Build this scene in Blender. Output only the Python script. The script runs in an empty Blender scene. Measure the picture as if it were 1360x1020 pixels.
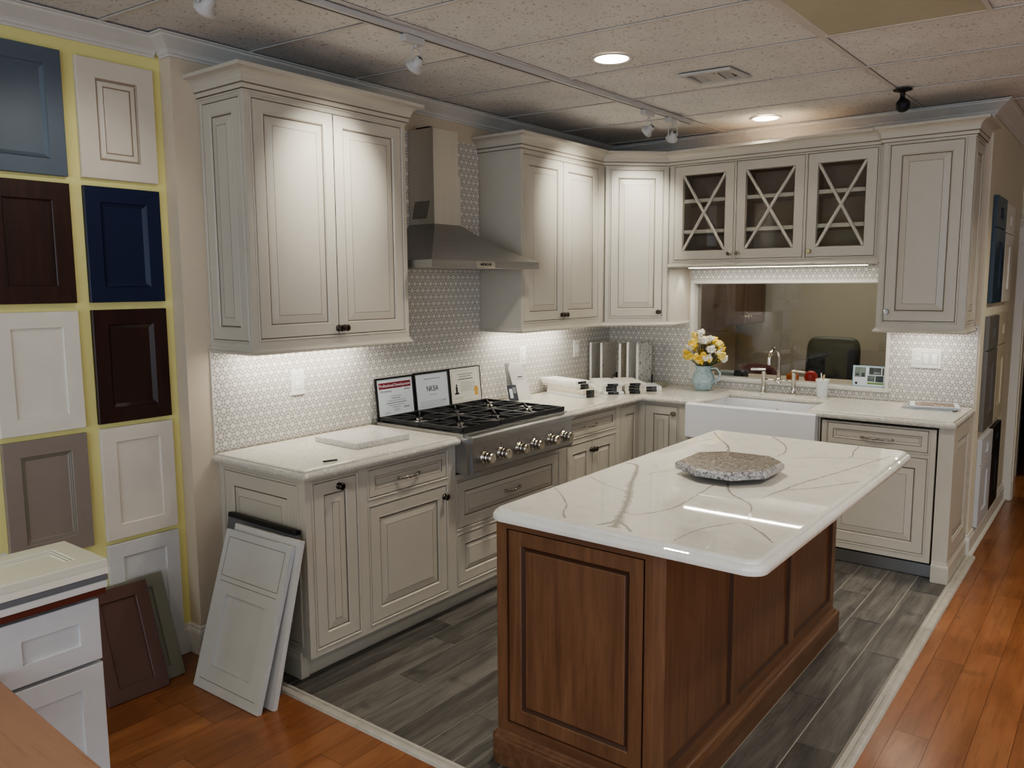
import bpy, math, random
from mathutils import Matrix, Vector
random.seed(7)
S = bpy.context.scene
COL = S.collection
PI = math.pi

# ------------------------------------------------------------------ materials
def lin(c):
    return tuple(((v/255.0)/12.92 if v/255.0 <= .04045 else ((v/255.0+.055)/1.055)**2.4) for v in c) + (1.0,)

class NT:
    def __init__(s, name):
        s.m = bpy.data.materials.new(name); s.m.use_nodes = True
        s.t = s.m.node_tree; s.n = s.t.nodes; s.l = s.t.links
        s.b = s.n['Principled BSDF']; s.out = s.n['Material Output']
    def node(s, typ, **kw):
        n = s.n.new(typ)
        for k, v in kw.items():
            if k.startswith('i_'): n.inputs[k[2:].replace('_', ' ')].default_value = v
            else: setattr(n, k, v)
        return n
    def link(s, a, b): s.l.new(a, b)
    def coords(s, scale=(1, 1, 1), rot=(0, 0, 0), attr=None):
        tc = s.node('ShaderNodeTexCoord'); mp = s.node('ShaderNodeMapping')
        mp.inputs['Scale'].default_value = scale; mp.inputs['Rotation'].default_value = rot
        s.link(tc.outputs['Object'], mp.inputs['Vector'])
        return mp.outputs['Vector']
    def noise(s, vec, scale, detail=3, rough=.5, dist=0.0):
        n = s.node('ShaderNodeTexNoise'); n.inputs['Scale'].default_value = scale
        n.inputs['Detail'].default_value = detail; n.inputs['Roughness'].default_value = rough
        n.inputs['Distortion'].default_value = dist
        if vec is not None: s.link(vec, n.inputs['Vector'])
        return n.outputs['Fac']
    def ramp(s, fac, stops):
        r = s.node('ShaderNodeValToRGB'); e = r.color_ramp.elements
        while len(e) < len(stops): e.new(.5)
        for k, (p, c) in enumerate(stops):
            e[k].position = p; e[k].color = c
        s.link(fac, r.inputs['Fac']); return r.outputs['Color']
    def mix(s, a, b, fac, blend='MIX'):
        m = s.node('ShaderNodeMix', data_type='RGBA', blend_type=blend)
        for sock, v in ((m.inputs[6], a), (m.inputs[7], b)):
            if isinstance(v, tuple): sock.default_value = v
            else: s.link(v, sock)
        if isinstance(fac, float): m.inputs[0].default_value = fac
        else: s.link(fac, m.inputs[0])
        return m.outputs[2]
    def bump(s, fac, strength=.2, dist=.002):
        b = s.node('ShaderNodeBump'); b.inputs['Strength'].default_value = strength
        b.inputs['Distance'].default_value = dist
        s.link(fac, b.inputs['Height']); s.link(b.outputs['Normal'], s.b.inputs['Normal'])
    def set(s, color=None, rough=None, metal=None, **kw):
        if color is not None:
            if isinstance(color, tuple): s.b.inputs['Base Color'].default_value = color
            else: s.link(color, s.b.inputs['Base Color'])
        if rough is not None: s.b.inputs['Roughness'].default_value = rough
        if metal is not None: s.b.inputs['Metallic'].default_value = metal
        for k, v in kw.items(): s.b.inputs[k].default_value = v
        return s.m

def paint(name, c, rough=.45, var=.05, scale=9, metal=0.0, bump=0.0):
    t = NT(name); v = t.coords()
    f = t.noise(v, scale, 4, .6)
    a = lin(c); d = tuple(x*(1-var) for x in a[:3])+(1,); e = tuple(min(1, x*(1+var)) for x in a[:3])+(1,)
    if bump: t.bump(t.noise(v, 160, 3), bump, .001)
    return t.set(t.ramp(f, [(.3, d), (.7, e)]), rough, metal)

def wood(name, c1, c2, axis='Z', scale=1.0, rough=.4, bump=.08):
    t = NT(name)
    sc = {'X': (2.2, 34, 34), 'Y': (34, 2.2, 34), 'Z': (34, 34, 2.2)}[axis]
    v = t.coords(tuple(x*scale for x in sc))
    f1 = t.noise(v, 1.0, 5, .62, .35)
    v2 = t.coords(tuple(x*scale*3.2 for x in sc)); f2 = t.noise(v2, 1.6, 3, .7)
    v3 = t.coords(); f3 = t.noise(v3, 2.3, 2)
    col = t.ramp(f1, [(.3, lin(c2)), (.68, lin(c1))])
    col = t.mix(col, tuple(x*.55 for x in lin(c2)[:3])+(1,), t.ramp(f2, [(.55, (0, 0, 0, 1)), (.78, (.55, .55, .55, 1))]))
    col = t.mix(col, lin(c2), t.ramp(f3, [(.35, (0, 0, 0, 1)), (.75, (.45, .45, .45, 1))]))
    if bump: t.bump(f2, bump, .001)
    return t.set(col, rough)

def plank_mat(name, stops, dark, rough, streak=1.0, knots=0.0, coat=0.0):
    """planks laid along y: every plank carries its own random colour attribute"""
    t = NT(name)
    at = t.node('ShaderNodeAttribute', attribute_name='rnd')
    tc = t.node('ShaderNodeTexCoord')
    add = t.node('ShaderNodeVectorMath', operation='MULTIPLY_ADD')
    t.link(at.outputs['Color'], add.inputs[0]); add.inputs[1].default_value = (13, 17, 7)
    t.link(tc.outputs['Object'], add.inputs[2])
    mp = t.node('ShaderNodeMapping'); mp.inputs['Scale'].default_value = (11*streak, 1.3, 1)
    t.link(add.outputs[0], mp.inputs['Vector'])
    f = t.noise(mp.outputs['Vector'], 1.6, 6, .62, .6)
    mp2 = t.node('ShaderNodeMapping'); mp2.inputs['Scale'].default_value = (90*streak, 3, 1)
    t.link(add.outputs[0], mp2.inputs['Vector'])
    g = t.noise(mp2.outputs['Vector'], 1.0, 3, .7)
    sep = t.node('ShaderNodeSeparateColor'); t.link(at.outputs['Color'], sep.inputs[0])
    m = t.node('ShaderNodeMath', operation='MULTIPLY_ADD'); m.inputs[1].default_value = .22; m.inputs[2].default_value = -.11
    t.link(sep.outputs[0], m.inputs[0])
    ad = t.node('ShaderNodeMath', operation='ADD'); t.link(f, ad.inputs[0]); t.link(m.outputs[0], ad.inputs[1])
    col = t.ramp(ad.outputs[0], [(p, lin(c)) for p, c in stops])
    col = t.mix(col, lin(dark), t.ramp(g, [(.5, (0, 0, 0, 1)), (.8, (.6, .6, .6, 1))]))
    if knots:
        k = t.noise(add.outputs[0], 5.5, 2, .5)
        col = t.mix(col, lin(dark), t.ramp(k, [(.66, (0, 0, 0, 1)), (.76, (knots,)*3+(1,))]))
    t.bump(g, .12, .001)
    mm = t.set(col, rough)
    t.b.inputs['Coat Weight'].default_value = coat; t.b.inputs['Coat Roughness'].default_value = .16
    return mm

def speckle(name, base, specks, rough=.15, scale=120, amt=.5, cloud=None):
    t = NT(name); v = t.coords()
    f = t.noise(v, scale, 3, .6)
    col = lin(base)
    if cloud: col = t.mix(lin(base), lin(cloud), t.ramp(t.noise(v, 9, 5, .65), [(.38, (0, 0, 0, 1)), (.66, (1, 1, 1, 1))]))
    for k, (c, lo, hi, sc) in enumerate(specks):
        g = t.noise(v, scale*sc, 3, .65, .3)
        col = t.mix(col, lin(c), t.ramp(g, [(lo, (0, 0, 0, 1)), (hi, (1, 1, 1, 1))]))
    return t.set(col, rough)

def brushed(name, c, rough=.3, axis='Y', metal=1.0):
    t = NT(name)
    sc = {'X': (2, 240, 240), 'Y': (240, 2, 240), 'Z': (240, 240, 2)}[axis]
    f = t.noise(t.coords(sc), 1.0, 3, .6)
    a = lin(c)
    t.bump(f, .05, .0005)
    r = t.node('ShaderNodeMapRange'); t.link(f, r.inputs['Value'])
    r.inputs['To Min'].default_value = rough*.8; r.inputs['To Max'].default_value = rough*1.25
    t.link(r.outputs[0], t.b.inputs['Roughness'])
    return t.set(t.ramp(f, [(.3, tuple(x*.9 for x in a[:3])+(1,)), (.7, a)]), None, metal)

def emit(name, c, strength):
    t = NT(name); t.set(lin(c), .5)
    t.b.inputs['Emission Color'].default_value = lin(c); t.b.inputs['Emission Strength'].default_value = strength
    return t.m

def glass(name, tint=(1, 1, 1, 1), refl=1.0, rough=0.0):
    t = NT(name); t.n.remove(t.b)
    tr = t.node('ShaderNodeBsdfTransparent'); tr.inputs[0].default_value = tint
    gl = t.node('ShaderNodeBsdfGlossy'); gl.inputs['Roughness'].default_value = rough
    fr = t.node('ShaderNodeFresnel'); fr.inputs[0].default_value = 1.5
    mu = t.node('ShaderNodeMath', operation='MULTIPLY'); mu.inputs[1].default_value = refl; mu.use_clamp = True
    t.link(fr.outputs[0], mu.inputs[0])
    mx = t.node('ShaderNodeMixShader'); t.link(mu.outputs[0], mx.inputs[0])
    t.link(tr.outputs[0], mx.inputs[1]); t.link(gl.outputs[0], mx.inputs[2])
    t.link(mx.outputs[0], t.out.inputs[0]); return t.m

def ceiling_mat():
    t = NT('acoustic_tile'); v = t.coords()
    f = t.noise(v, 78, 3, .6, .8); f2 = t.noise(v, 3, 3)
    col = t.ramp(f2, [(.3, lin((208, 206, 204))), (.7, lin((220, 218, 216)))])
    col = t.mix(col, lin((112, 104, 97)), t.ramp(f, [(.60, (0, 0, 0, 1)), (.66, (.8, .8, .8, 1))]))
    t.bump(f, -.25, .002)
    return t.set(col, .9)

M = dict(
    cab=paint('greige_cabinet_paint', (194, 187, 174), .38, .02),
    glaze=paint('dark_glaze_line', (116, 104, 91), .6),
    inside=paint('cabinet_interior_brown', (176, 154, 132), .7),
    shelf=paint('shelf_edge_cream', (214, 204, 188), .5),
    cream=paint('wall_beige', (206, 192, 172), .7, .02, bump=.1),
    cream2=paint('wall_cream', (212, 204, 184), .7, .02, bump=.1),
    yellow=paint('wall_yellow', (226, 218, 150), .7, .02, bump=.1),
    white=paint('trim_white', (212, 208, 199), .4, .02),
    crownw=paint('crown_white', (206, 203, 198), .45, .02),
    steel=brushed('brushed_steel', (176, 175, 174), .38, 'Y'),
    steelv=brushed('brushed_steel_upright', (226, 224, 220), .42, 'Z'),
    chrome=brushed('polished_nickel', (214, 208, 198), .1, 'Z'),
    bronze=brushed('dark_nickel_knob', (86, 78, 72), .28, 'Z'),
    nickel=brushed('pewter_pull', (172, 166, 158), .25, 'Z'),
    iron=paint('black_cast_iron', (34, 34, 36), .5, .1, 30, bump=.1),
    black=paint('black_plastic', (22, 22, 24), .45, .1),
    darkgap=paint('dark_void', (14, 13, 13), .8),
    oak=wood('stained_oak', (127, 92, 67), (96, 66, 47), 'Z', 1.0, .34),
    oakh=wood('stained_oak_rail', (122, 88, 64), (92, 63, 45), 'X', 1.0, .34),
    oaky=wood('stained_oak_long_rail', (122, 88, 64), (92, 63, 45), 'Y', 1.0, .34),
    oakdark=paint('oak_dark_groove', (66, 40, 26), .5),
    counter=speckle('cream_quartz', (206, 201, 190), [((182, 175, 162), .55, .7, 1.0), ((236, 232, 222), .58, .7, .6), ((150, 142, 130), .68, .76, 2.2)], .12, 60),
    quartz=speckle('white_quartz', (232, 229, 222), [((222, 217, 208), .5, .75, .3), ((210, 206, 198), .7, .8, 1.5)], .025, 40),
    vein=paint('quartz_vein_grey', (162, 158, 150), .06, .12, 40),
    veinlight=paint('quartz_vein_soft', (196, 192, 184), .06, .08, 40),
    granite=speckle('speckled_granite', (140, 130, 118), [((78, 70, 65), .46, .58, .7), ((206, 200, 192), .60, .70, 1.0), ((30, 28, 30), .57, .64, 1.5)], .2, 90, cloud=(118, 104, 92)),
    granite_edge=speckle('speckled_granite_edge', (176, 172, 172), [((120, 118, 124), .48, .6, .6), ((222, 220, 220), .56, .66, .9), ((40, 38, 46), .58, .64, 1.2)], .35, 110),
    granite2=speckle('pale_granite_sample', (204, 200, 194), [((150, 144, 137), .52, .62, .6), ((238, 236, 232), .58, .68, .6), ((92, 88, 84), .64, .7, 1.4)], .2, 120),
    grout=paint('tile_grout', (104, 97, 91), .8),
    tile1=paint('marble_tile_white', (224, 220, 213), .2, .03, 30),
    tile2=paint('marble_tile_grey', (215, 210, 203), .2, .05, 30),
    tile3=paint('marble_tile_warm', (219, 213, 205), .2, .04, 30),
    ceil=ceiling_mat(),
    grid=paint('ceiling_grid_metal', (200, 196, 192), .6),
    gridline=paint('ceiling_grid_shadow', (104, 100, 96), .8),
    lens=paint('troffer_lens_olive', (182, 176, 154), .5, .06, 4),
    porcelain=paint('fireclay_white', (232, 232, 234), .12, .01),
    floor=plank_mat('grey_wood_tile', [(.26, (66, 64, 61)), (.5, (97, 94, 90)), (.74, (128, 124, 118))], (40, 39, 39), .40, 1.0, .6),
    fgrout=paint('floor_tile_grout', (172, 167, 158), .8),
    hard=plank_mat('orange_hardwood', [(.25, (122, 76, 47)), (.5, (143, 91, 57)), (.75, (160, 107, 70))], (98, 60, 37), .3, .55, .5, .35),
    hardgap=paint('hardwood_seam', (60, 30, 16), .6),
    glass=glass('window_glass', (.93, .93, .92, 1), 1.0),
    doorglass=glass('cabinet_glass', (.97, .97, .96, 1), .55),
    paper=paint('certificate_paper_blue', (206, 212, 216), .35, .01),
    papercream=paint('certificate_paper_cream', (224, 220, 206), .35, .01),
    ink=paint('black_ink', (40, 40, 44), .6),
    inkgrey=paint('grey_ink', (128, 130, 134), .6),
    maroon=paint('maroon_banner', (122, 26, 44), .5),
    gold=paint('gold_seal', (206, 160, 78), .4),
    outlet=paint('outlet_white', (240, 238, 232), .3, .01),
    led=emit('led_strip_glow', (255, 244, 226), 14),
    can=emit('downlight_glow', (255, 236, 206), 14),
    plastic=paint('white_light_fitting', (188, 186, 184), .4, .02),
)
def colour(name, c, rough=.4, var=.03): 
    if name not in M: M[name] = paint(name, c, rough, var)
    return M[name]

# ------------------------------------------------------------------ mesh builder
class MB:
    def __init__(s): s.v = []; s.f = []; s.mi = []; s.mats = []; s.T = Matrix(); s.sm = []; s.col = None
    def m(s, mat):
        if isinstance(mat, str): mat = M[mat]
        if mat not in s.mats: s.mats.append(mat)
        return s.mats.index(mat)
    def add(s, vs, fs, mat, smooth=False):
        o = len(s.v); k = s.m(mat)
        s.v += [s.T @ Vector(p) for p in vs]
        for f in fs:
            s.f.append([o+i for i in f]); s.mi.append(k); s.sm.append(smooth)
        return s
    def box(s, x0, x1, y0, y1, z0, z1, mat, b=0.0):
        if x0 > x1: x0, x1 = x1, x0
        if y0 > y1: y0, y1 = y1, y0
        if z0 > z1: z0, z1 = z1, z0
        if b <= 0:
            v = [(x, y, z) for z in (z0, z1) for x, y in ((x0, y0), (x1, y0), (x1, y1), (x0, y1))]
            return s.add(v, [(3, 2, 1, 0), (4, 5, 6, 7), (0, 1, 5, 4), (1, 2, 6, 5), (2, 3, 7, 6), (3, 0, 4, 7)], mat)
        return s.stack([(x0, y0), (x1, y0), (x1, y1), (x0, y1)], [(b, z0), (0, z0+b), (0, z1-b), (b, z1)], mat)
    def stack(s, poly, rings, mat, bottom=True, top=True, mats=None):
        """rings of a counter-clockwise polygon, each (inset, z); mats: one per band, then the cap"""
        n = len(poly)
        def inset(d):
            out = []
            for i in range(n):
                p0, p1, p2 = Vector(poly[i-1]), Vector(poly[i]), Vector(poly[(i+1) % n])
                a = (p1-p0).normalized(); b = (p2-p1).normalized()
                na = Vector((-a.y, a.x)); nb = Vector((-b.y, b.x))
                k = na+nb; L = k.dot(k)
                q = p1 + (k*(2*d/L) if L > 1e-6 else na*d)
                out.append((q.x, q.y))
            return out
        V = []; 
        for d, z in rings: V += [(x, y, z) for x, y in inset(d)]
        o = len(s.v); s.v += [s.T @ Vector(p) for p in V]
        for r in range(len(rings)-1):
            mm = s.m(mats[r] if mats else mat)
            for i in range(n):
                j = (i+1) % n
                s.f.append([o+r*n+i, o+r*n+j, o+(r+1)*n+j, o+(r+1)*n+i]); s.mi.append(mm); s.sm.append(False)
        if bottom: s.f.append([o+i for i in reversed(range(n))]); s.mi.append(s.m(mats[0] if mats else mat)); s.sm.append(False)
        if top: s.f.append([o+(len(rings)-1)*n+i for i in range(n)]); s.mi.append(s.m(mats[-1] if mats else mat)); s.sm.append(False)
        return s
    def tube(s, pts, r, mat, seg=8, caps=True, closed=False):
        pts = [Vector(p) for p in pts]; n = len(pts)
        rr = r if isinstance(r, (list, tuple)) else [r]*n
        V = []; up = None
        for i, p in enumerate(pts):
            a = pts[i-1] if (i > 0 or closed) else p
            b = pts[(i+1) % n] if (i < n-1 or closed) else p
            d = (b-a).normalized()
            if up is None: up = Vector((0, 0, 1)) if abs(d.z) < .9 else Vector((1, 0, 0))
            sx = d.cross(up).normalized(); up = sx.cross(d).normalized()
            for k in range(seg):
                t = 2*PI*k/seg; V.append(p+sx*(math.cos(t)*rr[i])+up*(math.sin(t)*rr[i]))
        F = []
        for i in range(n if closed else n-1):
            j = (i+1) % n
            for k in range(seg):
                l = (k+1) % seg; F.append((i*seg+k, i*seg+l, j*seg+l, j*seg+k))
        s.add(V, F, mat, True)
        if caps and not closed:
            s.add(V[:seg], [tuple(reversed(range(seg)))], mat); s.add(V[-seg:], [tuple(range(seg))], mat)
        return s
    def lathe(s, prof, mat, seg=20, T=None, caps=True):
        """prof: (radius, height) along local z"""
        T = T or Matrix(); V = []; n = len(prof)
        for r, z in prof:
            for k in range(seg):
                t = 2*PI*k/seg; V.append(T @ Vector((r*math.cos(t), r*math.sin(t), z)))
        F = [(i*seg+k, i*seg+(k+1) % seg, (i+1)*seg+(k+1) % seg, (i+1)*seg+k) for i in range(n-1) for k in range(seg)]
        s.add(V, F, mat, True)
        if caps:
            s.add(V[:seg], [tuple(reversed(range(seg)))], mat); s.add(V[-seg:], [tuple(range(seg))], mat)
        return s
    def ball(s, c, r, mat, seg=10, rings=7, sc=(1, 1, 1)):
        prof = [(max(1e-4, math.sin(PI*i/rings)), -math.cos(PI*i/rings)) for i in range(rings+1)]
        return s.lathe(prof, mat, seg, Matrix.Translation(c) @ Matrix.Diagonal((r*sc[0], r*sc[1], r*sc[2], 1)), False)
    def sweep(s, prof, path, mat, closed=False, seg_range=None, caps=True, mats=None):
        """prof: closed list of (outward, z); path in plan; outward is to the right of travel. Mitred corners."""
        P = [Vector(p) for p in path]; n = len(P); R = []
        for i in range(n):
            if closed or 0 < i < n-1:
                a = (P[i]-P[i-1]).normalized(); b = (P[(i+1) % n]-P[i]).normalized()
            elif i == 0: a = b = (P[1]-P[0]).normalized()
            else: a = b = (P[i]-P[i-1]).normalized()
            k = Vector((a.y, -a.x)) + Vector((b.y, -b.x))
            k = k*(2/k.dot(k))
            R.append([(P[i].x+k.x*o, P[i].y+k.y*o, z) for o, z in prof])
        lo, hi = seg_range or (0, n-1)
        m = len(prof); V = [p for r in R[lo:hi+1] for p in r]; c = hi-lo
        for i in range(c):
            for k in range(m):
                l = (k+1) % m
                s.add([V[i*m+k], V[(i+1)*m+k], V[(i+1)*m+l], V[i*m+l]], [(0, 1, 2, 3)], mats[k] if mats else mat)
        if caps:
            s.add(V[:m], [tuple(range(m))], mat); s.add(V[-m:], [tuple(reversed(range(m)))], mat)
        return s
    def text(s, body, size, mat, T, align='CENTER', extrude=.0004, sx=1.0):
        cu = bpy.data.curves.new('lettering', 'FONT'); cu.body = body; cu.size = size
        cu.align_x = align; cu.extrude = extrude; cu.resolution_u = 2
        ob = bpy.data.objects.new('lettering', cu); COL.objects.link(ob)
        dg = bpy.context.evaluated_depsgraph_get(); me = ob.evaluated_get(dg).to_mesh()
        vs = [T @ Vector((v.co.x*sx, v.co.y, v.co.z)) for v in me.vertices]; fs = [tuple(p.vertices) for p in me.polygons]
        ob.evaluated_get(dg).to_mesh_clear()
        bpy.data.objects.remove(ob); bpy.data.curves.remove(cu)
        return s.add(vs, fs, mat)
    def build(s, name, parent=None, smooth=None, bevel=0.0):
        loc = Vector(parent['_o']) if parent is not None else Vector((0, 0, 0))
        me = bpy.data.meshes.new(name)
        me.from_pydata([tuple(v-loc) for v in s.v], [], s.f)
        for mm in s.mats: me.materials.append(mm)
        me.polygons.foreach_set('material_index', s.mi)
        me.polygons.foreach_set('use_smooth', s.sm if smooth is None else [smooth]*len(s.f))
        if s.col:
            ca = me.color_attributes.new('rnd', 'FLOAT_COLOR', 'CORNER'); i = 0
            for p, c in zip(me.polygons, s.col):
                for _ in p.vertices: ca.data[i].color = (c[0], c[1], c[2], 1); i += 1
        me.update()
        o = bpy.data.objects.new(name, me); COL.objects.link(o)
        if parent is not None: o.parent = parent
        o['_o'] = tuple(loc)
        if bevel:
            bv = o.modifiers.new('bevel', 'BEVEL'); bv.width = bevel; bv.segments = 2; bv.limit_method = 'ANGLE'
        return o

def tag(o, label, cat, group=None, kind=None):
    o['label'] = label; o['category'] = cat
    if group: o['group'] = group
    if kind: o['kind'] = kind
    return o
def thing(name, label, cat, loc, group=None):
    o = bpy.data.objects.new(name, None); COL.objects.link(o); o.location = loc; o['_o'] = tuple(loc)
    o.empty_display_size = .1
    return tag(o, label, cat, group)
def struct(name, mb, **kw):
    o = mb.build(name, **kw); o['kind'] = 'structure'; return o
def frame(O, U, V):
    U = Vector(U).normalized(); V = Vector(V).normalized(); N = U.cross(V).normalized()
    m = Matrix((U, V, N)).transposed().to_4x4(); m.translation = Vector(O); return m
def FX(x, y, z): return frame((x, y, z), (0, 1, 0), (0, 0, 1))      # faces +x, u runs along +y
def FY(x, y, z): return frame((x, y, z), (1, 0, 0), (0, 0, 1))      # faces -y, u runs along +x
def FYm(x, y, z): return frame((x, y, z), (-1, 0, 0), (0, 0, 1))    # faces +y
def rect(w, h): return [(0, 0), (w, 0), (w, h), (0, h)]

# ---- door fronts, local frame u,v with the front at n = 0
def raised(mb, w, h, mat='cab', t=.02, s=.055, gl='glaze', bev=.034, k=1.0):
    b = min(bev, (min(w, h)-2*s)*.3)
    r = [(0, -t), (0, -.0015), (.0015, 0), (s-.006, 0), (s-.004, .0012), (s, 0), (s+.0035*k, -.006), (s+.0065*k, -.008), (s+.0085*k, -.0075), (s+.0085*k+b, -.0012), (s+.0105*k+b, -.0012)]
    ms = [mat]*5+[mat, gl, gl, mat, gl if k > .9 else mat, mat, ]
    return mb.stack(rect(w, h), r, mat, mats=ms)
def shaker(mb, w, h, mat, t=.02, s=.06, d=.009, lip=None, off=(0, 0)):
    r = [(0, -t), (0, -.0015), (.0015, 0), (s, 0), (s+.0012, -d)]
    if lip: r = [(0, -t), (0, -.0015), (.0015, 0), (s, 0), (s+.003, -.003), (s+.006, -.003), (s+lip, -d)]
    return mb.stack(rect(w, h), r, mat)
def recessed(mb, w, h, mat='cab', gl='glaze', t=.02, s=.030):
    r = [(0, -t), (0, -.0015), (.0015, 0), (s, 0), (s+.0025, -.005), (s+.005, -.007), (s+.014, -.0085), (s+.016, -.0085)]
    return mb.stack(rect(w, h), r, mat, mats=[mat, mat, mat, gl, mat, mat, gl, mat])
def bead(mb, w, h, mat='cab', gl='glaze', bw=.009, gap=.0025):
    """bead that lines a face frame opening (w x h is the opening)"""
    r = [(-bw-.0015, 0), (-bw-.0008, .0006), (-bw, .003), (-gap-.002, .0035), (-gap, 0), (-gap, -.02)]
    return mb.stack(rect(w, h), r, mat, bottom=False, top=False, mats=[gl, mat, mat, mat, gl, gl])
def knob(parent, P, N, r=.0155, mat='bronze'):
    mb = MB(); z = Vector(N); x = z.orthogonal()
    T = frame(P, x, z.cross(x))
    mb.lathe([(r*.95, 0), (r, .002), (r*.55, .004), (r*.42, .012), (r*.6, .016), (r*1.0, .020), (r*1.02, .026), (r*.75, .029)], mat, 14, T)
    return mb.build('knob', parent)
def pull(parent, P, U, N, w=.1, mat='nickel'):
    """twisted bow handle: P centre, U along, N out"""
    mb = MB(); P = Vector(P); U = Vector(U); N = Vector(N); Vv = N.cross(U)
    pts = []; rad = []
    for i in range(25):
        a = i/24; u = (a-.5)*w; out = .006+.02*math.sin(PI*a)**.6
        tw = .0016*math.sin(a*26)
        pts.append(P+U*u+N*out+Vv*tw); rad.append(.0040+.0022*abs(math.sin(a*PI*6)) if .1 < a < .9 else .0048)
    mb.tube(pts, rad, mat, 8)
    for sg in (-1, 1):
        c = P+U*(sg*w*.5); mb.lathe([(.007, 0), (.0075, .003), (.005, .006), (.004, .011)], mat, 10, frame(c, U, N.cross(U)))
    return mb.build('handle', parent)

def prof_crown(z0, z1, out):
    h = z1-z0
    p = [(0, z0), (.006, z0), (.007, z0+.006), (.013, z0+.010), (.014, z0+.022), (.018, z0+.026), (.019, z0+.032)]
    for i in range(7):
        a = i/6*PI/2
        p.append((.021+(out-.026)*(1-math.cos(a)), z0+.036+(h-.052)*math.sin(a)))
    p += [(out, z1-.014), (out, z1), (0, z1)]
    ms = ['cab']*len(p)
    ms[5] = 'glaze'; ms[2] = 'glaze'
    return p, ms
def prof_rail(z0, z1):
    h = z1-z0
    return [(-.012, z0), (.012, z0), (.016, z0+h*.2), (.016, z0+h*.42), (.010, z0+h*.5), (.006, z0+h*.7), (.004, z1), (-.012, z1)]

CEIL = 2.68; L = 3.462; H = .914
UF = .325            # upper cabinets' face
BF = .61             # base cabinets' face
BY = L-.61           # back run's face

# ================================================================== SHELL
# floors
def planks(mb, x0, x1, y0, y1, w, xa, lens, gap, z, mat, shift=None):
    k0 = math.floor((x0-xa)/w); k1 = math.ceil((x1-xa)/w)
    if mb.col is None: mb.col = []
    for k in range(k0, k1):
        a, b = max(x0, xa+k*w), min(x1, xa+(k+1)*w)
        if b-a < gap*2: continue
        rs = random.Random(k*7+3)
        ys = [y0-rs.random()*lens[1]] if shift is None else [shift[k % len(shift)]-8*lens[0]]
        while ys[-1] < y1: ys.append(ys[-1]+rs.uniform(*lens))
        for c, d in zip(ys, ys[1:]):
            c, d = max(c, y0), min(d, y1)
            if d-c < gap*2: continue
            g = gap/2
            mb.add([(a+g, c+g, z), (b-g, c+g, z), (b-g, d-g, z), (a+g, d-g, z)], [(0, 1, 2, 3)], mat)
            mb.col.append((rs.random(), rs.random(), rs.random()))
mb = MB(); planks(mb, .0, 2.537, -.045, L, .1525, .70, (.915, .915), .0046, .001, 'floor', [.657, .30, -.03, .60, .25, -.1])
n0 = len(mb.f)
mb.add([(0, -.06, -.001), (2.55, -.06, -.001), (2.55, L, -.001), (0, L, -.001)], [(0, 1, 2, 3)], 'fgrout'); mb.col.append((0, 0, 0))
struct('floor_tile', mb)
mb = MB()
for r in ((-.3, 7.0, -5.6, -.080), (2.56, 7.0, -.080, 9.0), (-.3, 2.56, L+.1, 9.0)):
    planks(mb, *r, .122, 2.52, (.5, 1.6), .0014, .0, 'hard')
    mb.add([(r[0], r[2], -.002), (r[1], r[2], -.002), (r[1], r[3], -.002), (r[0], r[3], -.002)], [(0, 1, 2, 3)], 'hardgap'); mb.col.append((0, 0, 0))
mb.add([(-.3, -5.6, -.05), (7, -5.6, -.05), (7, 9, -.05), (-.3, 9, -.05)], [(0, 1, 2, 3)], 'hardgap'); mb.col.append((0, 0, 0))
struct('floor', mb)
# painted transition trim round the tile
mb = MB()
pt = [(0, 0), (.003, .008), (.008, .012), (.018, .012), (.022, .007), (.025, .007), (.029, .012), (.042, .013), (.050, .009), (.055, 0)]
mb.sweep(pt, [(.02, -.043), (2.533, -.043), (2.533, L-.02)], paint('trim_worn_white', (182, 177, 168), .5, .12, 14))
struct('trim_1', mb)

# walls
mb = MB(); mb.box(-.3, -.085, -5.6, -.10, 0, CEIL, 'yellow'); struct('wall_left_yellow', mb)
mb = MB(); mb.box(-.3, 0, -.10, 9.0, 0, CEIL, 'cream'); struct('wall_left', mb)
# back wall with the pass-through window
WX0, WX1, WZ0, WZ1 = .707, 2.024, .987, 1.658
mb = MB()
mb.box(0, WX0, L, L+.12, 0, CEIL, 'cream'); mb.box(WX1, 2.525, L, L+.12, 0, CEIL, 'cream')
mb.box(WX0, WX1, L, L+.12, 0, WZ0, 'cream'); mb.box(WX0, WX1, L, L+.12, WZ1, CEIL, 'cream')
struct('wall_back', mb)
mb = MB(); mb.box(2.425, 2.535, L+.12, 5.1, 0, CEIL, 'cream2'); mb.box(2.525, 2.535, L, L+.12, 0, CEIL, 'cream2')
struct('wall_right', mb)
# far wall with the dark doorway
mb = MB(); mb.box(2.535, 2.60, 5.1, 5.2, 0, CEIL, 'cream2'); mb.box(2.60, 3.55, 5.1, 5.2, 2.02, CEIL, 'cream2'); mb.box(3.55, 7, 5.1, 5.2, 0, CEIL, 'cream2')
struct('wall_far', mb)
mb = MB(); mb.box(6.95, 7.1, -5.6, 9.0, 0, CEIL, 'cream2'); struct('wall_outer', mb)
mb = MB(); mb.box(-.3, 7.1, 8.9, 9.0, 0, CEIL, 'darkgap'); struct('wall_end', mb)
# doorway casing
mb = MB(); mb.box(2.515, 2.59, 5.06, 5.10, 0, 2.0, 'white', .004); mb.box(2.515, 3.6, 5.055, 5.10, 1.93, 2.06, 'white', .004)
mb.sweep([(0, 2.06), (.012, 2.06), (.016, 2.075), (.035, 2.10), (.04, 2.115), (0, 2.115)], [(2.515, 5.09), (3.6, 5.09)], 'white')
mb.box(2.51, 2.595, 5.055, 5.10, 0, .15, 'white', .003)
struct('trim_2', mb)

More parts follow.
